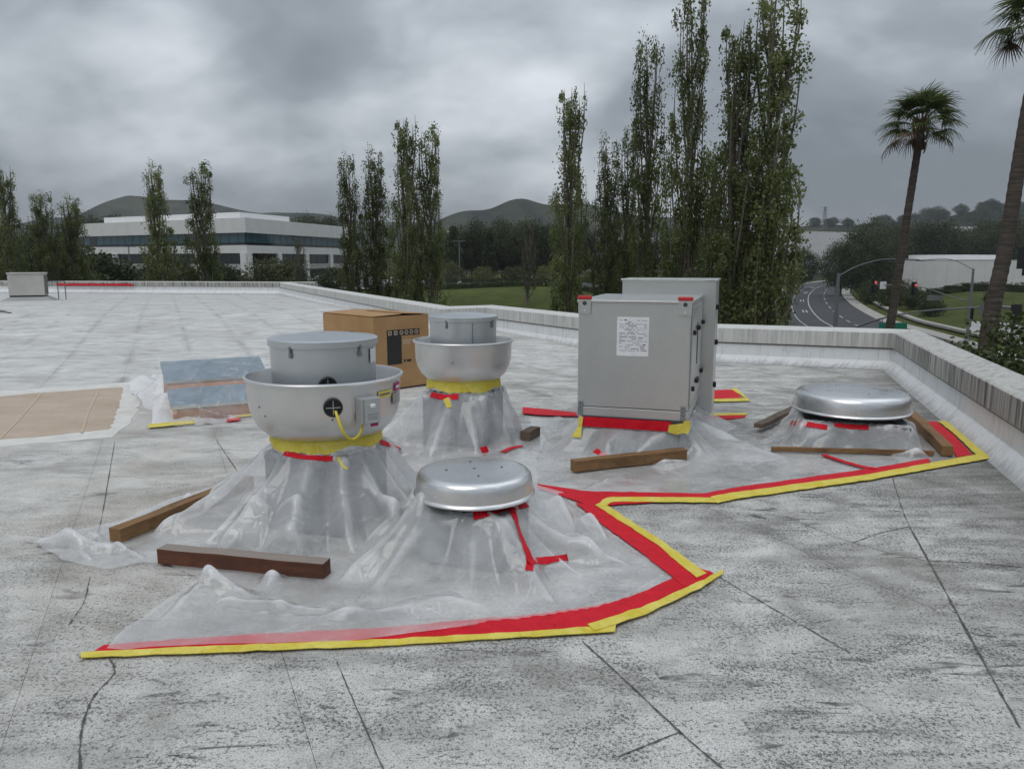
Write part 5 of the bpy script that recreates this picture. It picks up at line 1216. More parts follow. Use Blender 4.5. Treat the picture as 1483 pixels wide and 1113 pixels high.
def conifer_proto(seed, H, Wd, n, size, mat):
    rr = np.random.default_rng(seed); C = []; trunk = [([Vector((0, 0, 0)), Vector((0, 0, H * 0.97))], [0.02 * H, 0.003 * H])]; limbs = []
    for b in range(46):
        z = H * (0.12 + 0.86 * (b / 46)); a = b * 2.4; r = Wd * 0.5 * (1 - (z / H)) ** 0.75 * rr.uniform(0.7, 1.15) + 0.15
        limbs.append(([Vector((0, 0, z)), Vector((r * math.cos(a), r * math.sin(a), z - r * 0.12))], [0.006 * H, 0.001 * H]))
        for q in range(4):
            t = rr.uniform(0.35, 1.0); c0 = np.array([r * t * math.cos(a), r * t * math.sin(a), z - r * t * 0.12]); C.append(c0 + rr.normal(0, 1, (n, 3)) * np.array([0.06 * Wd, 0.06 * Wd, 0.025 * H]))
    return tree_proto('conifer', mat, np.concatenate(C), size, limbs, trunk, seed)
def plant(name, proto, x, y, H0, H, wscale, label, cat='tree', group=None, rz=None, z=None):
    cm, tm = proto; zz = T(x, y) - 0.1 if z is None else z
    o = empty(name, (x, y, zz), random.uniform(0, 6.28) if rz is None else rz, label, cat, group)
    s = H / H0; o.scale = (s * wscale, s * wscale, s)
    a = link('crown', cm, o); b = link('trunk', tm, o); return o
PO = [poplar_proto(s, 16, 3.3) for s in (1, 2, 3, 4)]
POS = poplar_proto(8, 16, 3.0, 150, 34, 0.15, 'olive_leaf')
def poplar_at(px, top, Y, wpx, k, label, proto=None):
    tp = A(px, top, Y); z0 = T(tp.x, tp.y) - 0.1; H = tp.z - z0; w = wpx / FPX * Y
    plant('poplar_tree', proto or PO[k % 4], tp.x, tp.y, 16.0, H * 1.04, (w / 3.05) / (H / 16.0), label, 'tree', 'tall poplars beyond the roof', rz=k * 1.7)
poplar_at(828, 140, 34, 60, 0, 'slim poplar standing alone just left of the air unit')
poplar_at(882, 214, 38, 52, 1, 'short poplar directly behind the left edge of the air unit')
poplar_at(910, 205, 39, 40, 3, 'narrow poplar half hidden between two taller ones behind the air unit')
poplar_at(942, 80, 34, 60, 2, 'tall poplar behind the middle of the air unit')
poplar_at(1004, 6, 31, 66, 3, 'very tall narrow poplar behind the right side of the air unit')
poplar_at(1074, 48, 30, 84, 0, 'broad poplar beside the tallest poplar')
poplar_at(1130, -14, 30, 104, 1, 'tallest and widest poplar, nearest the road')
poplar_at(1040, 230, 36, 60, 2, 'leafy lower poplar filling the gap between tall ones')
poplar_at(1105, 210, 33, 90, 2, 'bushy poplar at the foot of the tallest poplar')
poplar_at(505, 241, 46, 44, 2, 'smallest poplar of the four beside the office block')
poplar_at(541, 228, 47, 50, 1, 'second poplar from the office block in the group of four')
poplar_at(586, 182, 45, 52, 0, 'tallest poplar of the four between office block and lawn')
poplar_at(618, 206, 46, 54, 3, 'poplar of the group of four next to the lawn')
poplar_at(222, 246, 60, 46, 1, 'poplar standing before the left half of the office block')
poplar_at(287, 253, 62, 50, 3, 'poplar standing before the middle of the office block')
poplar_at(2, 250, 62, 46, 0, 'tall poplar behind the beige air conditioner')
poplar_at(62, 289, 66, 50, 2, 'shorter poplar beyond the faded far red tape')
poplar_at(101, 292, 68, 52, 1, 'shorter poplar at the left end of the office block')
poplar_at(766, 322, 100, 34, 2, 'thin sparse poplar standing on the grass bank', POS)
poplar_at(433, 346, 96, 28, 1, 'small sparse poplar before the right half of the office block', POS)

RD = [round_proto(s, 12, 9.5, 2.2, 190, 70, 0.36, m) for s, m in ((31, 'dark_leaf'), (32, 'dark_leaf'), (33, 'hedge_leaf'))]
CO = conifer_proto(41, 15, 6.5, 26, 0.5, 'dark_leaf')
SM = [round_proto(51, 4.0, 3.6, 1.3, 70, 40, 0.2, 'pale_leaf'), round_proto(52, 4.0, 3.4, 1.3, 60, 36, 0.2, 'olive_leaf')]
BU = [round_proto(61, 3.0, 3.6, 0.2, 90, 44, 0.24, 'hedge_leaf', cr=0.11), round_proto(62, 3.0, 4.2, 0.2, 90, 44, 0.24, 'olive_leaf', cr=0.11)]
def tree_at(px, top, Y, k, name, label, group, wsc=1.0, proto=None, H0=12.0):
    tp = A(px, top, Y); z0 = T(tp.x, tp.y) - 0.2; H = max(1.5, tp.z - z0); plant(name, proto or RD[k % 3], tp.x, tp.y, H0, H, wsc, label, 'tree', group)
rr = random.Random(12)
for i in range(17):
    px = 648 + i * 11.5 + rr.uniform(-4, 4); Y = 178 + rr.uniform(0, 26); top = 331 + rr.uniform(-7, 10)
    if i % 4 == 1: tree_at(px, top - 3, Y, i, 'conifer_tree', 'dark pointed conifer in the thicket behind the parking lot', 'dark trees behind the parking lot', 1.0, CO, 15.0)
    else: tree_at(px, top, Y, i, 'broadleaf_tree', 'dark rounded tree in the thicket behind the parking lot', 'dark rounded trees behind the parking lot', 0.95)
for i in range(8):
    px = 842 + i * 33 + rr.uniform(-8, 8); tree_at(px, 338 + rr.uniform(-6, 14), 185 + rr.uniform(0, 30), i, 'broadleaf_tree', 'dark rounded tree seen between the tall poplars behind the air unit', 'dark trees behind the tall poplars')
for i in range(26):
    px = 1150 + i * 13.5 + rr.uniform(-6, 6); Y = 268 + rr.uniform(0, 60) + max(0, px - 1300) * 0.1; top = 333 + rr.uniform(-8, 14) - (8 if px > 1330 else 0)
    if abs(road_off([A(px, 400, Y).x], [Y])[0]) < 15: Y += 40
    if abs(road_off([A(px, 400, Y).x], [Y])[0]) < 15: continue
    tree_at(px, top, Y, i, 'broadleaf_tree', 'dark rounded tree in the wood beyond the bend of the road', 'dark trees beyond the road bend', 1.05)
for i, (px, top, Y) in enumerate(((1222, 352, 205), (1252, 346, 182), (1284, 352, 200), (1165, 362, 258))):
    tree_at(px, top, Y, i, 'broadleaf_tree', ['dark spreading tree on the inside of the road bend left of the palms', 'large dark tree at the road bend with its low fork showing', 'dark tree between the slim palm and the white warehouse', 'dark tree on the far verge at the start of the road bend'][i], None, 0.85)
for i, px in enumerate((420, 438, 452, 466, 478, 130, 150, 166, 340, 322)):
    tree_at(px, 318 + rr.uniform(-3, 5) + (4 if px > 430 and px < 455 else 0), 245 + rr.uniform(0, 20), i, 'broadleaf_tree', 'dark tree rising behind the roof of the office block', 'trees behind the office block', 0.8)
for i in range(9):
    px = -30 + i * 15 + rr.uniform(-4, 4); tree_at(px, 342 + rr.uniform(-8, 14), 95 + rr.uniform(0, 18), i, 'broadleaf_tree', 'dark bushy tree in the row behind the beige air conditioner', 'dark trees at the left behind the poplars', 0.8)
for i, (px, top, Y, k) in enumerate(((700, 388, 128, 0), (738, 389, 131, 1), (749, 388, 133, 1), (790, 386, 127, 0), (654, 383, 131, 1), (860, 392, 132, 0))):
    tree_at(px, top, Y, k, 'small_tree', 'small pale green rounded tree on the edge of the parking lot' if k == 0 else 'small olive green tree on the edge of the parking lot', 'small pale trees by the parking lot' if k == 0 else 'small olive trees by the parking lot', 1.0, SM[k], 4.0)
for i, (px, top, Y, k, lab) in enumerate(((146, 376, 100, 0, 'round shrub before the left end of the office block'), (168, 388, 110, 1, 'olive shrub beside the left columns of the office block'), (247, 376, 110, 1, 'olive shrub between two poplars before the office block'), (320, 386, 112, 0, 'bright shrub before the corner of the office block'),
        (390, 380, 112, 1, 'wide shrub before the right half of the office block'), (414, 384, 116, 0, 'dark shrub beside the wide one before the office block'), (482, 392, 120, 0, 'shrub by the parked cars at the end of the office block'))):
    tree_at(px, top, Y, k, 'shrub', lab, None, 1.0, BU[k], 3.0)
for i, (px, top, Y, k) in enumerate(((1288, 418, 150, 0), (1327, 421, 146, 0), (1350, 432, 128, 0), (1437, 424, 126, 0), (1262, 410, 168, 0), (1305, 409, 160, 1))):
    tree_at(px, top, Y, k, 'shrub', 'dark round shrub growing on the grass embankment below the white warehouse', 'shrubs on the embankment', 0.8, BU[k], 3.0)
nb = A(1478, 545, 20.5); plant('leafy_bush', round_proto(63, 7.0, 4.6, 0.3, 330, 60, 0.16, 'hedge_leaf', cr=0.07), nb.x + 0.35, nb.y, 7.0, 7.5, 1.0, 'large leafy bush at the foot of the thick palm', 'bush', None, 0.4, GZ - 0.1)
for i in range(34):
    px = 1180 + i * 10 + rr.uniform(-5, 5); tp = A(px, 310, 1030); yy = 1030 + rr.uniform(-35, 25); h_ = HILLS[2].ray_cast(Vector((tp.x, yy, 400)), Vector((0, 0, -1)))
    if h_[0] is None: continue
    plant('ridge_tree', RD[i % 3], tp.x, yy, 12.0, 7 + rr.uniform(0, 7) + (6 if 1350 < px < 1440 else 0), 1.35, 'distant tree on the hillside ridge behind the palms', 'tree', 'trees on the hillside ridge', None, h_[0].z - 2)
def hedge(name, pts, w, h, label, n=2600, mat='hedge_leaf', size=0.3):
    rng = np.random.default_rng(len(pts) * 13 + int(h * 10)); C = []; core = MB()
    for a, b in zip(pts[:-1], pts[1:]):
        a = np.array(a); b = np.array(b); L = np.hypot(*(b - a)); m = int(n * L / 40); t = rng.uniform(0, 1, m); d = (b - a) / L; s = np.array([-d[1], d[0]])
        xy = a + np.outer(t, b - a) + np.outer(rng.uniform(-1, 1, m) * w / 2, s); zb = Tn(xy[:, 0], xy[:, 1])
        C.append(np.column_stack([xy, zb + h * np.sqrt(rng.uniform(0, 1, m)) * (0.85 + 0.3 * vnoise(xy[:, 0] * 0.4, xy[:, 1] * 0.4, 4))]))
        nseg = max(1, int(L / 4))
        for k in range(nseg):
            p = a + (b - a) * (k + 0.5) / nseg; core.box((p[0], p[1], T(p[0], p[1]) + h * 0.38), (L / nseg * 0.98, w * 0.7, h * 0.76), math.atan2(d[1], d[0]))
    o = empty(name, (0, 0, 0), 0, label, 'hedge')
    V, F = leaf_quads(np.concatenate(C), size, rng); np_mesh('foliage', V, F, mat, parent=o); core.build('core', 'dark_leaf', o)
hedge('hedge', [(-22, 124.0), (6, 124.0), (18, 122.5)], 2.2, 0.95, 'clipped dark hedge along the crest of the grass bank')
hedge('hedge', [(-36, 153.5), (26, 153.5)], 2.0, 1.3, 'dark hedge on the far side of the parking lot')
hedge('hedge', [tuple(A(1300, 412, 176)[:2]), tuple(A(1400, 412, 160)[:2]), tuple(A(1500, 412, 142)[:2])], 3.2, 1.7, 'dark hedge at the foot of the white warehouse wall')

def frond_mesh(seed, dead=False):
    rr = random.Random(seed); mb = MB(); L = 0.95
    mb.tube([Vector((0, 0, 0)), Vector((L * 0.55, 0, 0.10)), Vector((L, 0, 0.06))], [0.022, 0.016, 0.010], 5)
    nb = 26
    for k in range(nb):
        a = (k / (nb - 1) - 0.5) * math.radians(215); ln = 0.95 * (1 - 0.25 * abs(a) / 1.9) * rr.uniform(0.88, 1.08); w = 0.038
        d = Vector((math.cos(a), math.sin(a), 0)); s = Vector((-d.y, d.x, 0)); pts = []
        for t in (0.0, 0.4, 0.72, 1.0):
            dr = -0.10 * t - 0.75 * max(0, t - 0.4) ** 1.5 * rr.uniform(0.7, 1.5); p = Vector((L, 0, 0.06)) + d * (ln * t * (1 - 0.18 * max(0, t - 0.5))) + Vector((0, 0, dr + 0.10 * abs(math.sin(a)) * t)); pts.append((p, w * (0.35 + 0.9 * t) if t < 0.5 else w * max(0.05, 1.25 * (1 - t) + 0.08)))
        vs = [];
        for p, ww in pts: vs += [p + s * ww, p - s * ww + Vector((0, 0, 0.012))]
        mb.add(vs, [(0, 1, 3, 2), (2, 3, 5, 4), (4, 5, 7, 6)])
    me = bpy.data.meshes.new('frond'); me.from_pydata(mb.v, [], mb.f); me.materials.append(MATS['dead_leaf' if dead else 'palm_leaf']); return me
FR = [frond_mesh(1), frond_mesh(2), frond_mesh(3)]; FD = frond_mesh(4, True)
def palm(label, trunk_pts, radii, nf, fs, seed):
    b = trunk_pts[0]; o = empty('palm_tree', b, 0, label, 'palm tree', 'fan palms by the road'); rr = random.Random(seed)
    loc = [p - b for p in trunk_pts]; mb = MB(); pts = catmull(loc, 14); rs = []
    for i in range(len(pts)):
        t = i / (len(pts) - 1) * (len(radii) - 1); k = min(int(t), len(radii) - 2); rs.append((radii[k] + (radii[k + 1] - radii[k]) * (t - k)) * (1 + 0.035 * ((i % 2) * 2 - 1)))
    mb.tube(pts, rs, 16); mb.build('trunk', 'palm_bark', o, smooth=True)
    top = loc[-1]
    sk = MB()
    for k in range(90):
        a = rr.uniform(0, 6.28); z = rr.uniform(-1.15, 0.12); r = radii[-1] * (1.1 + 0.9 * max(0, (z + 1.15)) * 0.6); c = top + Vector((r * math.cos(a), r * math.sin(a), z)); d = Vector((math.cos(a) * 0.35, math.sin(a) * 0.35, 1)).normalized() * 0.30; s = Vector((-math.sin(a), math.cos(a), 0)) * 0.05
        sk.add([c - s, c + s, c + d + s * 0.5, c + d - s * 0.5], [(0, 1, 2, 3)])
    sk.build('leaf_bases', 'dead_leaf', o)
    for k in range(nf):
        u = k / (nf - 1); el = math.radians(78 - 98 * u ** 1.0 + rr.uniform(-7, 7)); az = k * 2.399 + rr.uniform(-0.25, 0.25); dead = u > 0.9
        f = link('frond', FD if dead else FR[k % 3], o); f.location = top + Vector((0, 0, 0.12 - 0.35 * u))
        f.rotation_euler = (Matrix.Rotation(az, 3, 'Z') @ Matrix.Rotation(-el, 3, 'Y') @ Matrix.Rotation(rr.uniform(-0.4, 0.4), 3, 'X')).to_euler(); q = fs * rr.uniform(0.88, 1.08); f.scale = (q, q, q)
def ground_pt(p, q): d = (q - p); t = (GZ - 0.1 - p.z) / d.z; return p + d * t
Yp = 33.0
tp1 = [A(1288, 478, Yp), A(1297, 425, Yp), A(1312, 325, Yp), A(1327, 230, Yp), A(1334, 182, Yp)]; tp1 = [ground_pt(tp1[1], tp1[0])] + tp1
hz = MB().b2((-2550, -280, GZ - 1.5), (2650, 3250, 185)).build('haze', None if False else 'signal_black'); hz.data.materials.clear()
hm = bpy.data.materials.new('haze_air'); hm.use_nodes = True; hm.node_tree.nodes.remove(hm.node_tree.nodes['Principled BSDF'])
pv = hm.node_tree.nodes.new('ShaderNodeVolumePrincipled'); pv.inputs['Color'].default_value = (0.86, 0.90, 0.95, 1); pv.inputs['Density'].default_value = 0.00015
hm.node_tree.links.new(pv.outputs[0], hm.node_tree.nodes['Material Output'].inputs['Volume']); hz.data.materials.append(hm); tag(hz, kind='stuff')
palm('slim leaning fan palm with brown leaf bases, standing behind the parapet corner', tp1, [0.30, 0.185, 0.17, 0.155, 0.145, 0.17], 36, 0.97, 5)
Yp = 25.0
tp2 = [A(1424, 540, Yp), A(1437, 450, Yp), A(1456, 360, Yp), A(1472, 260, Yp), A(1490, 150, Yp), A(1516, 30, Yp)]; tp2 = [ground_pt(tp2[1], tp2[0])] + tp2
palm('thick-trunked fan palm beside the leafy bush, its crown rising out of view', tp2, [0.36, 0.28, 0.245, 0.225, 0.21, 0.19, 0.18], 38, 1.0, 9)

# ------------------------------------------------------------------ buildings
def wall_frame(a, b):
    d = Vector((b[0] - a[0], b[1] - a[1], 0)); return d.length, math.atan2(d.y, d.x)
def office():
    c0 = A(358, 378, 158); l0 = A(112, 378, 186); r0 = A(512, 378, 205)
    o = empty('office_building', (c0.x, c0.y, 0), 0, 'three-storey white office block with blue ribbon windows behind the poplars', 'office building')
    C0 = Vector((0, 0, 0)); Lp = Vector((l0.x - c0.x, l0.y - c0.y, 0)); Rp = Vector((r0.x - c0.x, r0.y - c0.y, 0)); back = Lp + Rp
    def ring(ins):
        c = (Lp + Rp) * 0.25; out = []
        for p in (C0, Rp, back, Lp):
            v = p - (Lp + Rp) / 2; out.append((Lp + Rp) / 2 + v * (1 - ins))
        return out
    def slab(name, mat, ins, z0, z1, par=o):
        r = ring(ins); mb = MB().add([(p.x, p.y, z0) for p in r] + [(p.x, p.y, z1) for p in r], [(3, 2, 1, 0), (4, 5, 6, 7)] + [(i, (i + 1) % 4, (i + 1) % 4 + 4, i + 4) for i in range(4)]); return mb.build(name, mat, par)
    slab('parapet_band', 'office_white', 0.0, 7.35, 10.3); slab('storey_core', 'glass_dark', 0.018, 4.7, 7.36)
    slab('spandrel_band', 'office_white', 0.0, 3.25, 4.85); slab('storey_core', 'glass_dark', 0.022, 1.0, 3.26)
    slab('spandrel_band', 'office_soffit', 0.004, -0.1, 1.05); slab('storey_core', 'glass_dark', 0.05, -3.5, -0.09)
    cc = (Lp + Rp).normalized(); sp = [Lp * 0.80 + cc * 6, C0 + cc * 7, Rp * 0.40 + cc * 6, Rp * 0.40 + Lp * 0.8]
    MB().add([(p.x, p.y, 10.25) for p in sp] + [(p.x, p.y, 11.75) for p in sp], [(4, 5, 6, 7)] + [(i, (i + 1) % 4, (i + 1) % 4 + 4, i + 4) for i in range(4)]).build('roof_screen', 'screen_white', o)
    c0w = Vector((c0.x, c0.y, 0))
    for (P0, P1, n) in ((Lp, C0, 22), (C0, Rp, 18)):
        d = (P1 - P0); nrm = Vector((d.y, -d.x, 0)).normalized(); ang = math.atan2(d.y, d.x); L = d.length
        rr = random.Random(n)
        for z0, z1, ins, mats in ((4.9, 7.32, 0.35, 'glass_teal'), (1.1, 3.22, 0.5, 'glass_dark')):
            for k in range(n):
                q = P0 + d * ((k + 0.5) / n) - nrm * ins
                w = MB().box((0, 0, 0), (L / n - 0.12, 0.06, z1 - z0 - 0.5)).build('window_pane', mats if rr.random() > 0.12 else 'glass_dark', o, loc=(q.x, q.y, (z0 + z1) / 2 + 0.25), rz=ang)
                MB().box((0, 0, 0), (L / n - 0.12, 0.05, 0.42)).build('window_pane', 'glass_dark', o, loc=(q.x, q.y, z0 + 0.21), rz=ang)
        for k in range(0, 5):
            q = P0 + d * (k / 4 * 0.98 + 0.01) - nrm * 0.25
            MB().box((0, 0, 0), (1.4 if k % 4 else 2.4, 0.9, 6.8)).build('column', 'office_white', o, loc=(q.x, q.y, -0.12), rz=ang)
    return o
office()
def warehouse(label, a, b, depth, z0, z1, panels, par_left=None, door=False):
    L, ang = wall_frame(a, b); o = empty('warehouse', (a[0], a[1], z0), ang, label, 'warehouse')
    MB().b2((0, 0.12, -3.5), (L, depth, z1 - z0)).build('wall', 'warehouse_white', o)
    w = L / panels
    for k in range(panels): MB().b2((k * w + 0.03, 0.0, -3.4), ((k + 1) * w - 0.03, 0.118, z1 - z0 + 0.02)).build('wall_panel', 'warehouse_white', o)
    MB().b2((-0.05, -0.06, z1 - z0 + 0.022), (L + 0.05, 0.2, z1 - z0 + 0.14)).build('coping', 'concrete', o)
    return o
w0 = A(1308, 378, 188); w1 = A(1378, 378, 175); w2 = A(1640, 378, 138)
warehouse('low white windowless warehouse above the grass embankment', w0, w2, 60, -4.3, A(1400, 377, 170).z, 16)
MBx = empty('warehouse', (0, 0, 0), 0, 'raised white end block of the low warehouse behind the slim palm', 'warehouse')
L_, an_ = wall_frame(A(1310, 378, 189.2), A(1374, 378, 178)); p_ = A(1310, 378, 190.5)
MB().b2((0, 1.2, 0), (L_, 16, 7.4)).build('wall', 'warehouse_white', MBx, loc=(p_.x, p_.y, -4.3), rz=an_)
wa = A(1140, 378, 420); wb = A(1310, 378, 470); warehouse('long white warehouse half hidden by trees beyond the road bend', wa, wb, 40, -4.5, A(1200, 335, 430).z, 10)
wa = A(1315, 378, 460); wb = A(1410, 378, 440); warehouse('pale warehouse roofline showing over the trees above the white warehouse', wa, wb, 40, -4.5, A(1350, 329, 450).z, 6)
wa = A(835, 378, 300); wb = A(1010, 378, 330); warehouse('white warehouse glimpsed between the tall poplars behind the air unit', wa, wb, 40, -2.8, A(900, 343, 310).z, 8)
wa = A(640, 378, 290); wb = A(745, 378, 290); warehouse('pale building glimpsed through the dark thicket', wa, wb, 30, -2.8, A(700, 334, 290).z, 5)

# ------------------------------------------------------------------ street furniture
def signal_head(parent, p, ang, s=1.0, lit=True):
    mb = MB().box((0, 0, 0), (0.36 * s, 0.22 * s, 1.08 * s)).box((0, 0.13 * s, 0), (0.62 * s, 0.03, 1.35 * s)); h = mb.build('signal_head', 'signal_black', parent, loc=p, rz=ang)
    for k, zz in enumerate((0.34, 0, -0.34)):
        l = MB().lathe([(0.15 * s, 0), (0.13 * s, 0.03), (0.001, 0.045)], 14).build('lens', 'signal_red' if (k == 0 and lit) else 'signal_black', h, smooth=True); l.location = (0, -0.115 * s, zz * s); l.rotation_euler = (math.pi / 2, 0, 0)
    return h
def text_obj(parent, s, size, mat, loc, rot, name='lettering'):
    cu = bpy.data.curves.new(name, 'FONT'); cu.body = s; cu.size = size; cu.align_x = 'CENTER'; cu.align_y = 'CENTER'; cu.extrude = 0.004
    to = bpy.data.objects.new(name, cu); COL.objects.link(to); bpy.context.view_layer.update()
    me = bpy.data.meshes.new_from_object(to.evaluated_get(bpy.context.evaluated_depsgraph_get())); bpy.data.objects.remove(to)
    me.materials.clear(); me.materials.append(MATS[mat]); o = link(name, me, parent); o.location = loc; o.rotation_euler = rot; return o
def street_pole(label, base, top, rad): 
    o = empty('traffic_signal', base, 0, label, 'traffic signal')
    MB().tube([(0, 0, 0), (0, 0, top - base.z)], [rad, rad * 0.62], 12).lathe([(rad * 1.9, 0), (rad * 1.9, 0.1), (rad * 1.2, 0.25)], 12).build('pole', 'pole_grey', o, smooth=True); return o
# far corner: signal arm reaching left over the curved road
b1 = P(1400, 494, GZ + 0.2); Y1 = b1.y; t1 = A(1405, 389, Y1).z
s1 = street_pole('grey signal pole at the far corner with red lights on its long arm', b1, t1, 0.19)
def rel(o, px, py, Y): return A(px, py, Y) - Vector(o.location)
def vtop(o, px, py, Y): v = rel(o, px, py, Y); return v
MB().tube(catmull([Vector((0, 0, t1 - b1.z - 0.15)), vtop(s1, 1388, 379, Y1), vtop(s1, 1370, 375, Y1 + 0.3), vtop(s1, 1342, 376, Y1 + 0.6)], 5), [0.038] * 15 + [0.03], 8).build('lamp_arm', 'pole_grey', s1, smooth=True)
MB().box(vtop(s1, 1334, 377, Y1 + 0.6), (1.0, 0.32, 0.16)).build('lamp_head', 'pole_grey', s1, bevel=0.04)
zl = vtop(s1, 1398, 437, Y1).z
MB().tube(catmull([Vector((0, 0, zl)), vtop(s1, 1370, 427, Y1 + 1), vtop(s1, 1336, 416, Y1 + 2), vtop(s1, 1300, 413, Y1 + 3), vtop(s1, 1262, 412, Y1 + 4)], 5), [0.065] * 10 + [0.045] * 11, 8).build('signal_arm', 'pole_grey', s1, smooth=True)
signal_head(s1, vtop(s1, 1325, 418, Y1 + 2.3), 0.25, 1.15); signal_head(s1, vtop(s1, 1267, 414, Y1 + 3.9), 0.25, 1.15)
MB().box(vtop(s1, 1279, 413, Y1 + 3.5), (0.85, 0.04, 0.85), 0.25).build('sign_plate', 'sign_white', s1)
np_ = MB().box(vtop(s1, 1354, 431, Y1 + 1.4), (1.9, 0.04, 0.62), 0.1).build('name_plate', 'pole_grey', s1)
MB().tube([vtop(s1, 1347, 421, Y1 + 1.4), vtop(s1, 1347, 428, Y1 + 1.4)], 0.03, 6).build('hanger', 'pole_grey', s1)
signal_head(s1, vtop(s1, 1405, 453, Y1), -1.2, 1.05, False)
# near corner: pole left of the palm with a long curved arm and a green street name sign
b2 = A(1209, 480, 62); b2.z = GZ + 0.1; t2 = A(1213, 396, 62).z
s2 = street_pole('grey signal pole left of the slim palm with a long curved arm and green sign', b2, t2, 0.20)
MB().tube(catmull([Vector((0, 0, t2 - b2.z - 0.2)), vtop(s2, 1240, 386, 62), vtop(s2, 1270, 377, 62.5), vtop(s2, 1296, 375, 63), vtop(s2, 1332, 376, 63.5)], 5), [0.04] * 20 + [0.03], 8).build('lamp_arm', 'pole_grey', s2, smooth=True)
zl2 = vtop(s2, 1209, 492, 62).z
MB().tube(catmull([Vector((0, 0, zl2)), vtop(s2, 1240, 474, 60), vtop(s2, 1285, 459, 58), vtop(s2, 1340, 450, 56), vtop(s2, 1400, 446, 54), vtop(s2, 1448, 444, 52.5)], 5), [0.085] * 10 + [0.06] * 16, 8).build('signal_arm', 'pole_grey', s2, smooth=True)
gs = MB().box(vtop(s2, 1293, 473, 58), (2.05, 0.05, 0.62), -0.1).build('street_name_sign', 'sign_green', s2, bevel=0.02)
for dx in (-0.8, 0.8): MB().box(vtop(s2, 1293, 465, 58) + Vector((dx, 0, -0.02)), (0.04, 0.04, 0.5)).build('hanger', 'pole_grey', s2)
text_obj(s2, 'rta', 0.36, 'sign_white', vtop(s2, 1298, 475, 58) + Vector((0, -0.04, 0)), (math.pi / 2, 0, -0.1))
MB().box(vtop(s2, 1426, 448, 53.2), (0.62, 0.05, 0.85), -0.1).build('sign_plate', 'pole_grey', s2)
signal_head(s2, vtop(s2, 1471, 455, 52), 2.6, 1.0, False); MB().tube([vtop(s2, 1448, 444, 52.5), vtop(s2, 1471, 446, 52)], 0.09, 8).build('arm_tip', 'pole_grey', s2)
MB().box(vtop(s2, 1297, 444, 57.8), (0.30, 0.12, 0.5), -0.1).build('camera_box', 'sign_white', s2)
# signal close by at the right edge
b3 = A(1497, 470, 48); b3.z = GZ + 0.1; s3 = street_pole('dark signal head on a pole at the right beyond the thick palm', b3, A(1497, 345, 48).z, 0.12); signal_head(s3, vtop(s3, 1482, 374, 48), 2.4, 0.95, False); signal_head(s3, vtop(s3, 1487, 388, 48.3), 1.8, 0.7, False)
# monument sign
ma = A(1399, 472, 96); mb_ = A(1530, 480, 88); d_ = Vector((mb_.x - ma.x, mb_.y - ma.y, 0)); ang_ = math.atan2(d_.y, d_.x); Lm = d_.length; mz = T(ma.x, ma.y)
mon = empty('monument_sign', (ma.x, ma.y, A(1405, 478, 96).z), ang_, 'long low white monument sign with dark capital letters on the grass', 'sign')
MB().b2((0.6, 0, 0.12), (Lm, 0.5, 1.12)).build('board', 'sign_white', mon, bevel=0.02); MB().b2((0, -0.05, -1.0), (1.3, 0.6, 0.35)).build('pier', 'sign_white', mon); MB().b2((4.6, -0.05, -1.0), (5.5, 0.6, 0.20)).build('pier', 'sign_white', mon)
MB().b2((9.0, -0.05, -1.0), (9.9, 0.6, 0.20)).build('pier', 'sign_white', mon)
text_obj(mon, 'CENTER CORPORATE', 0.52, 'sign_letter', (7.2, -0.012, 0.62), (math.pi / 2, 0, 0))
# small street sign post
sp_ = A(1472, 500, 82); sgp = empty('sign_post', (sp_.x, sp_.y, GZ + 0.1), 0, 'thin metal sign post on the pavement before the monument sign', 'sign post')
MB().tube([(0, 0, 0), (0, 0, 2.6)], 0.045, 8).build('post', 'pole_grey', sgp); MB().b2((-0.16, -0.05, 0.9), (0.16, 0.05, 1.3)).build('push_button_box', 'sign_white', sgp)
# parking-lot lamps
def lot_lamp(px, top, Y, label):
    tp = A(px, top, Y); z = T(tp.x, tp.y); o = empty('lamp_post', (tp.x, tp.y, z), 0, label, 'lamp post'); h = tp.z - z
    MB().tube([(0, 0, 0.9), (0, 0, h)], [0.11, 0.07], 8).build('pole', 'pole_grey', o, smooth=True); MB().lathe([(0.3, -0.2), (0.3, 0.95), (0.01, 0.97)], 16).build('base', 'sign_white', o, smooth=True)
    MB().box((-0.6, 0, h), (0.9, 0.35, 0.14)).box((0.6, 0, h), (0.9, 0.35, 0.14)).box((0, 0, h), (0.5, 0.08, 0.08)).build('lamp_heads', 'pole_grey', o)
lot_lamp(665, 349, 134, 'tall twin-headed lamp post in the parking lot beside the poplars'); lot_lamp(758, 395, 133, 'short white-based lamp post beside the sparse poplar'); lot_lamp(186, 357, 120, 'lamp post before the left columns of the office block')
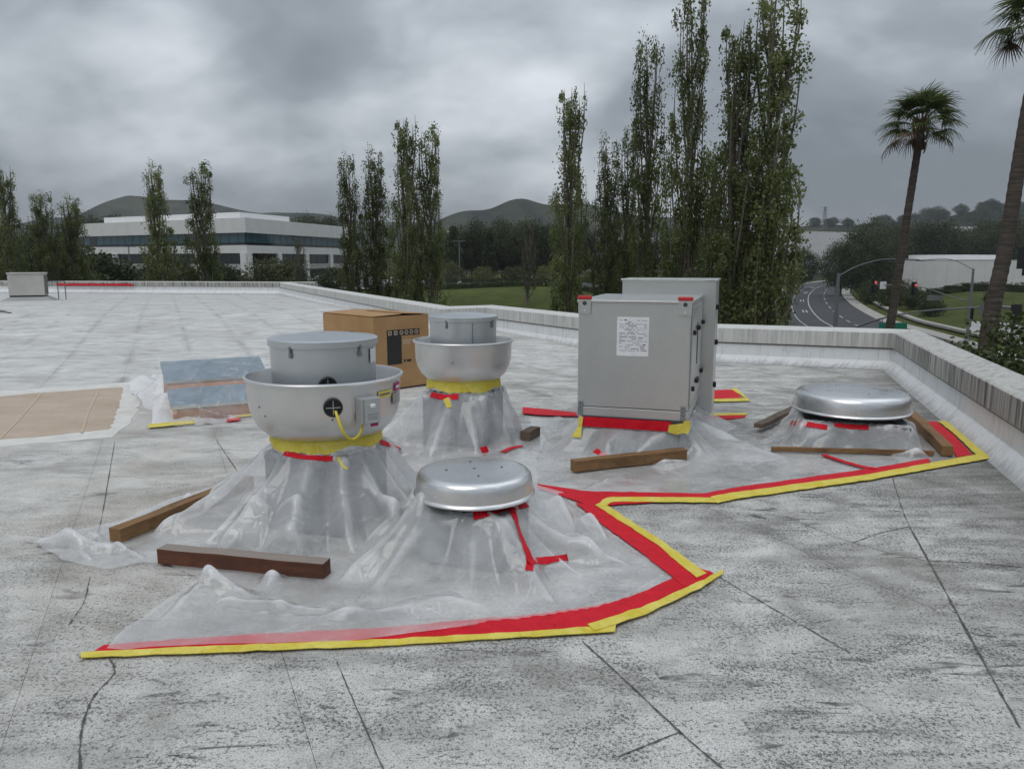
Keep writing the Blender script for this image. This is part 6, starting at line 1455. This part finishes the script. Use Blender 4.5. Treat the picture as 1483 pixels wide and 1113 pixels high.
# parked cars
def car(px, Y, rz, paint, label):
    p = A(px, 405, Y); z = T(p.x, p.y) + 0.26; o = empty('parked_car', (p.x, p.y, z), rz, label, 'car', 'cars parked by the office block')
    prof = [(-2.2, 0.35), (-2.25, 0.75), (-2.1, 0.95), (-1.35, 1.02), (-0.75, 1.45), (0.7, 1.47), (1.45, 1.0), (2.1, 0.88), (2.25, 0.65), (2.2, 0.35)]
    n = len(prof); vs = []
    for y, s in ((-0.86, 0), (-0.86, 1), (0.86, 1), (0.86, 0)): pass
    for y in (-0.88, 0.88): vs += [(x, y * (0.82 if z_ > 1.2 else 1.0), z_) for x, z_ in prof]
    MB().add(vs, [tuple(range(n)), tuple(reversed(range(n, 2 * n)))] + [(i, (i + 1) % n, (i + 1) % n + n, i + n) for i in range(n)]).build('body', paint, o, bevel=0.05)
    gl = [(-1.2, 1.04), (-0.72, 1.39), (0.66, 1.41), (1.25, 1.04)]
    for s in (-1, 1): MB().add([(x, s * (0.892 - (0.15 * (z_ - 1.04) / 0.4)), z_) for x, z_ in gl] + [(x, s * (0.86 - (0.15 * (z_ - 1.04) / 0.4)), z_) for x, z_ in gl], [(0, 1, 2, 3), (4, 5, 6, 7), (0, 1, 5, 4), (1, 2, 6, 5), (2, 3, 7, 6), (3, 0, 4, 7)]).build('side_window', 'car_glass', o)
    MB().add([(1.47, -0.7, 1.03), (1.47, 0.7, 1.03), (0.76, 0.62, 1.44), (0.76, -0.62, 1.44)], [(0, 1, 2, 3)]).build('windscreen', 'car_glass', o, loc=(0.02, 0, 0.02))
    MB().add([(-1.40, -0.7, 1.06), (-1.40, 0.7, 1.06), (-0.8, 0.62, 1.43), (-0.8, -0.62, 1.43)], [(0, 1, 2, 3)]).build('rear_window', 'car_glass', o, loc=(-0.03, 0, 0.02))
    for x in (-1.4, 1.4):
        for y in (-0.8, 0.8):
            w = MB().lathe([(0.001, -0.1), (0.30, -0.1), (0.33, -0.05), (0.33, 0.05), (0.30, 0.1), (0.001, 0.1)], 18).build('wheel', 'black_rubber', o, loc=(x, y, 0.33)); w.rotation_euler = (math.pi / 2, 0, 0)
            MB().lathe([(0.001, -0.115), (0.2, -0.11), (0.21, -0.1)], 14).build('rim', 'car_silver', w)
for px, Y, rz, pt, lb in ((466, 143, 0.3, 'car_silver', 'silver car parked at the end of the office block'), (487, 137, 0.2, 'car_white', 'white car parked beside the smallest poplar of the four'), (540, 138, 0.1, 'car_silver', 'silver car glimpsed between the poplars of the group of four'),
        (573, 138, 0.2, 'car_white', 'white car glimpsed behind the tallest of the four poplars'), (596, 139, 0.0, 'car_white', 'white car parked just left of the twin-headed lamp post'), (350, 138, 0.3, 'car_dark', 'dark car parked before the corner of the office block')):
    car(px, Y, rz, pt, lb)
# transmission tower on the skyline
def pylon():
    b = A(1194, 322, 900); t = A(1194, 299, 900); h = t.z - b.z + 20; o = empty('pylon', (b.x, b.y, b.z - 20), 0, 'distant lattice transmission tower on the skyline above the road', 'pylon'); mb = MB()
    for sx in (-1, 1):
        for sy in (-1, 1): mb.tube([(sx * 3.2, sy * 3.2, 0), (sx * 0.6, sy * 0.6, h)], 0.22, 4)
    for k in range(7):
        z0 = h * k / 7; z1 = h * (k + 1) / 7; f0 = 3.2 - 2.6 * k / 7; f1 = 3.2 - 2.6 * (k + 1) / 7
        for s in (-1, 1): mb.tube([(-f0, s * f0, z0), (f1, s * f1, z1)], 0.13, 4); mb.tube([(f0, s * f0, z0), (-f1, s * f1, z1)], 0.13, 4)
    for z in (0.78, 0.88, 0.97): mb.tube([(-4.5, 0, h * z), (4.5, 0, h * z)], 0.18, 4)
    mb.build('lattice', 'pole_grey', o)
pylon()
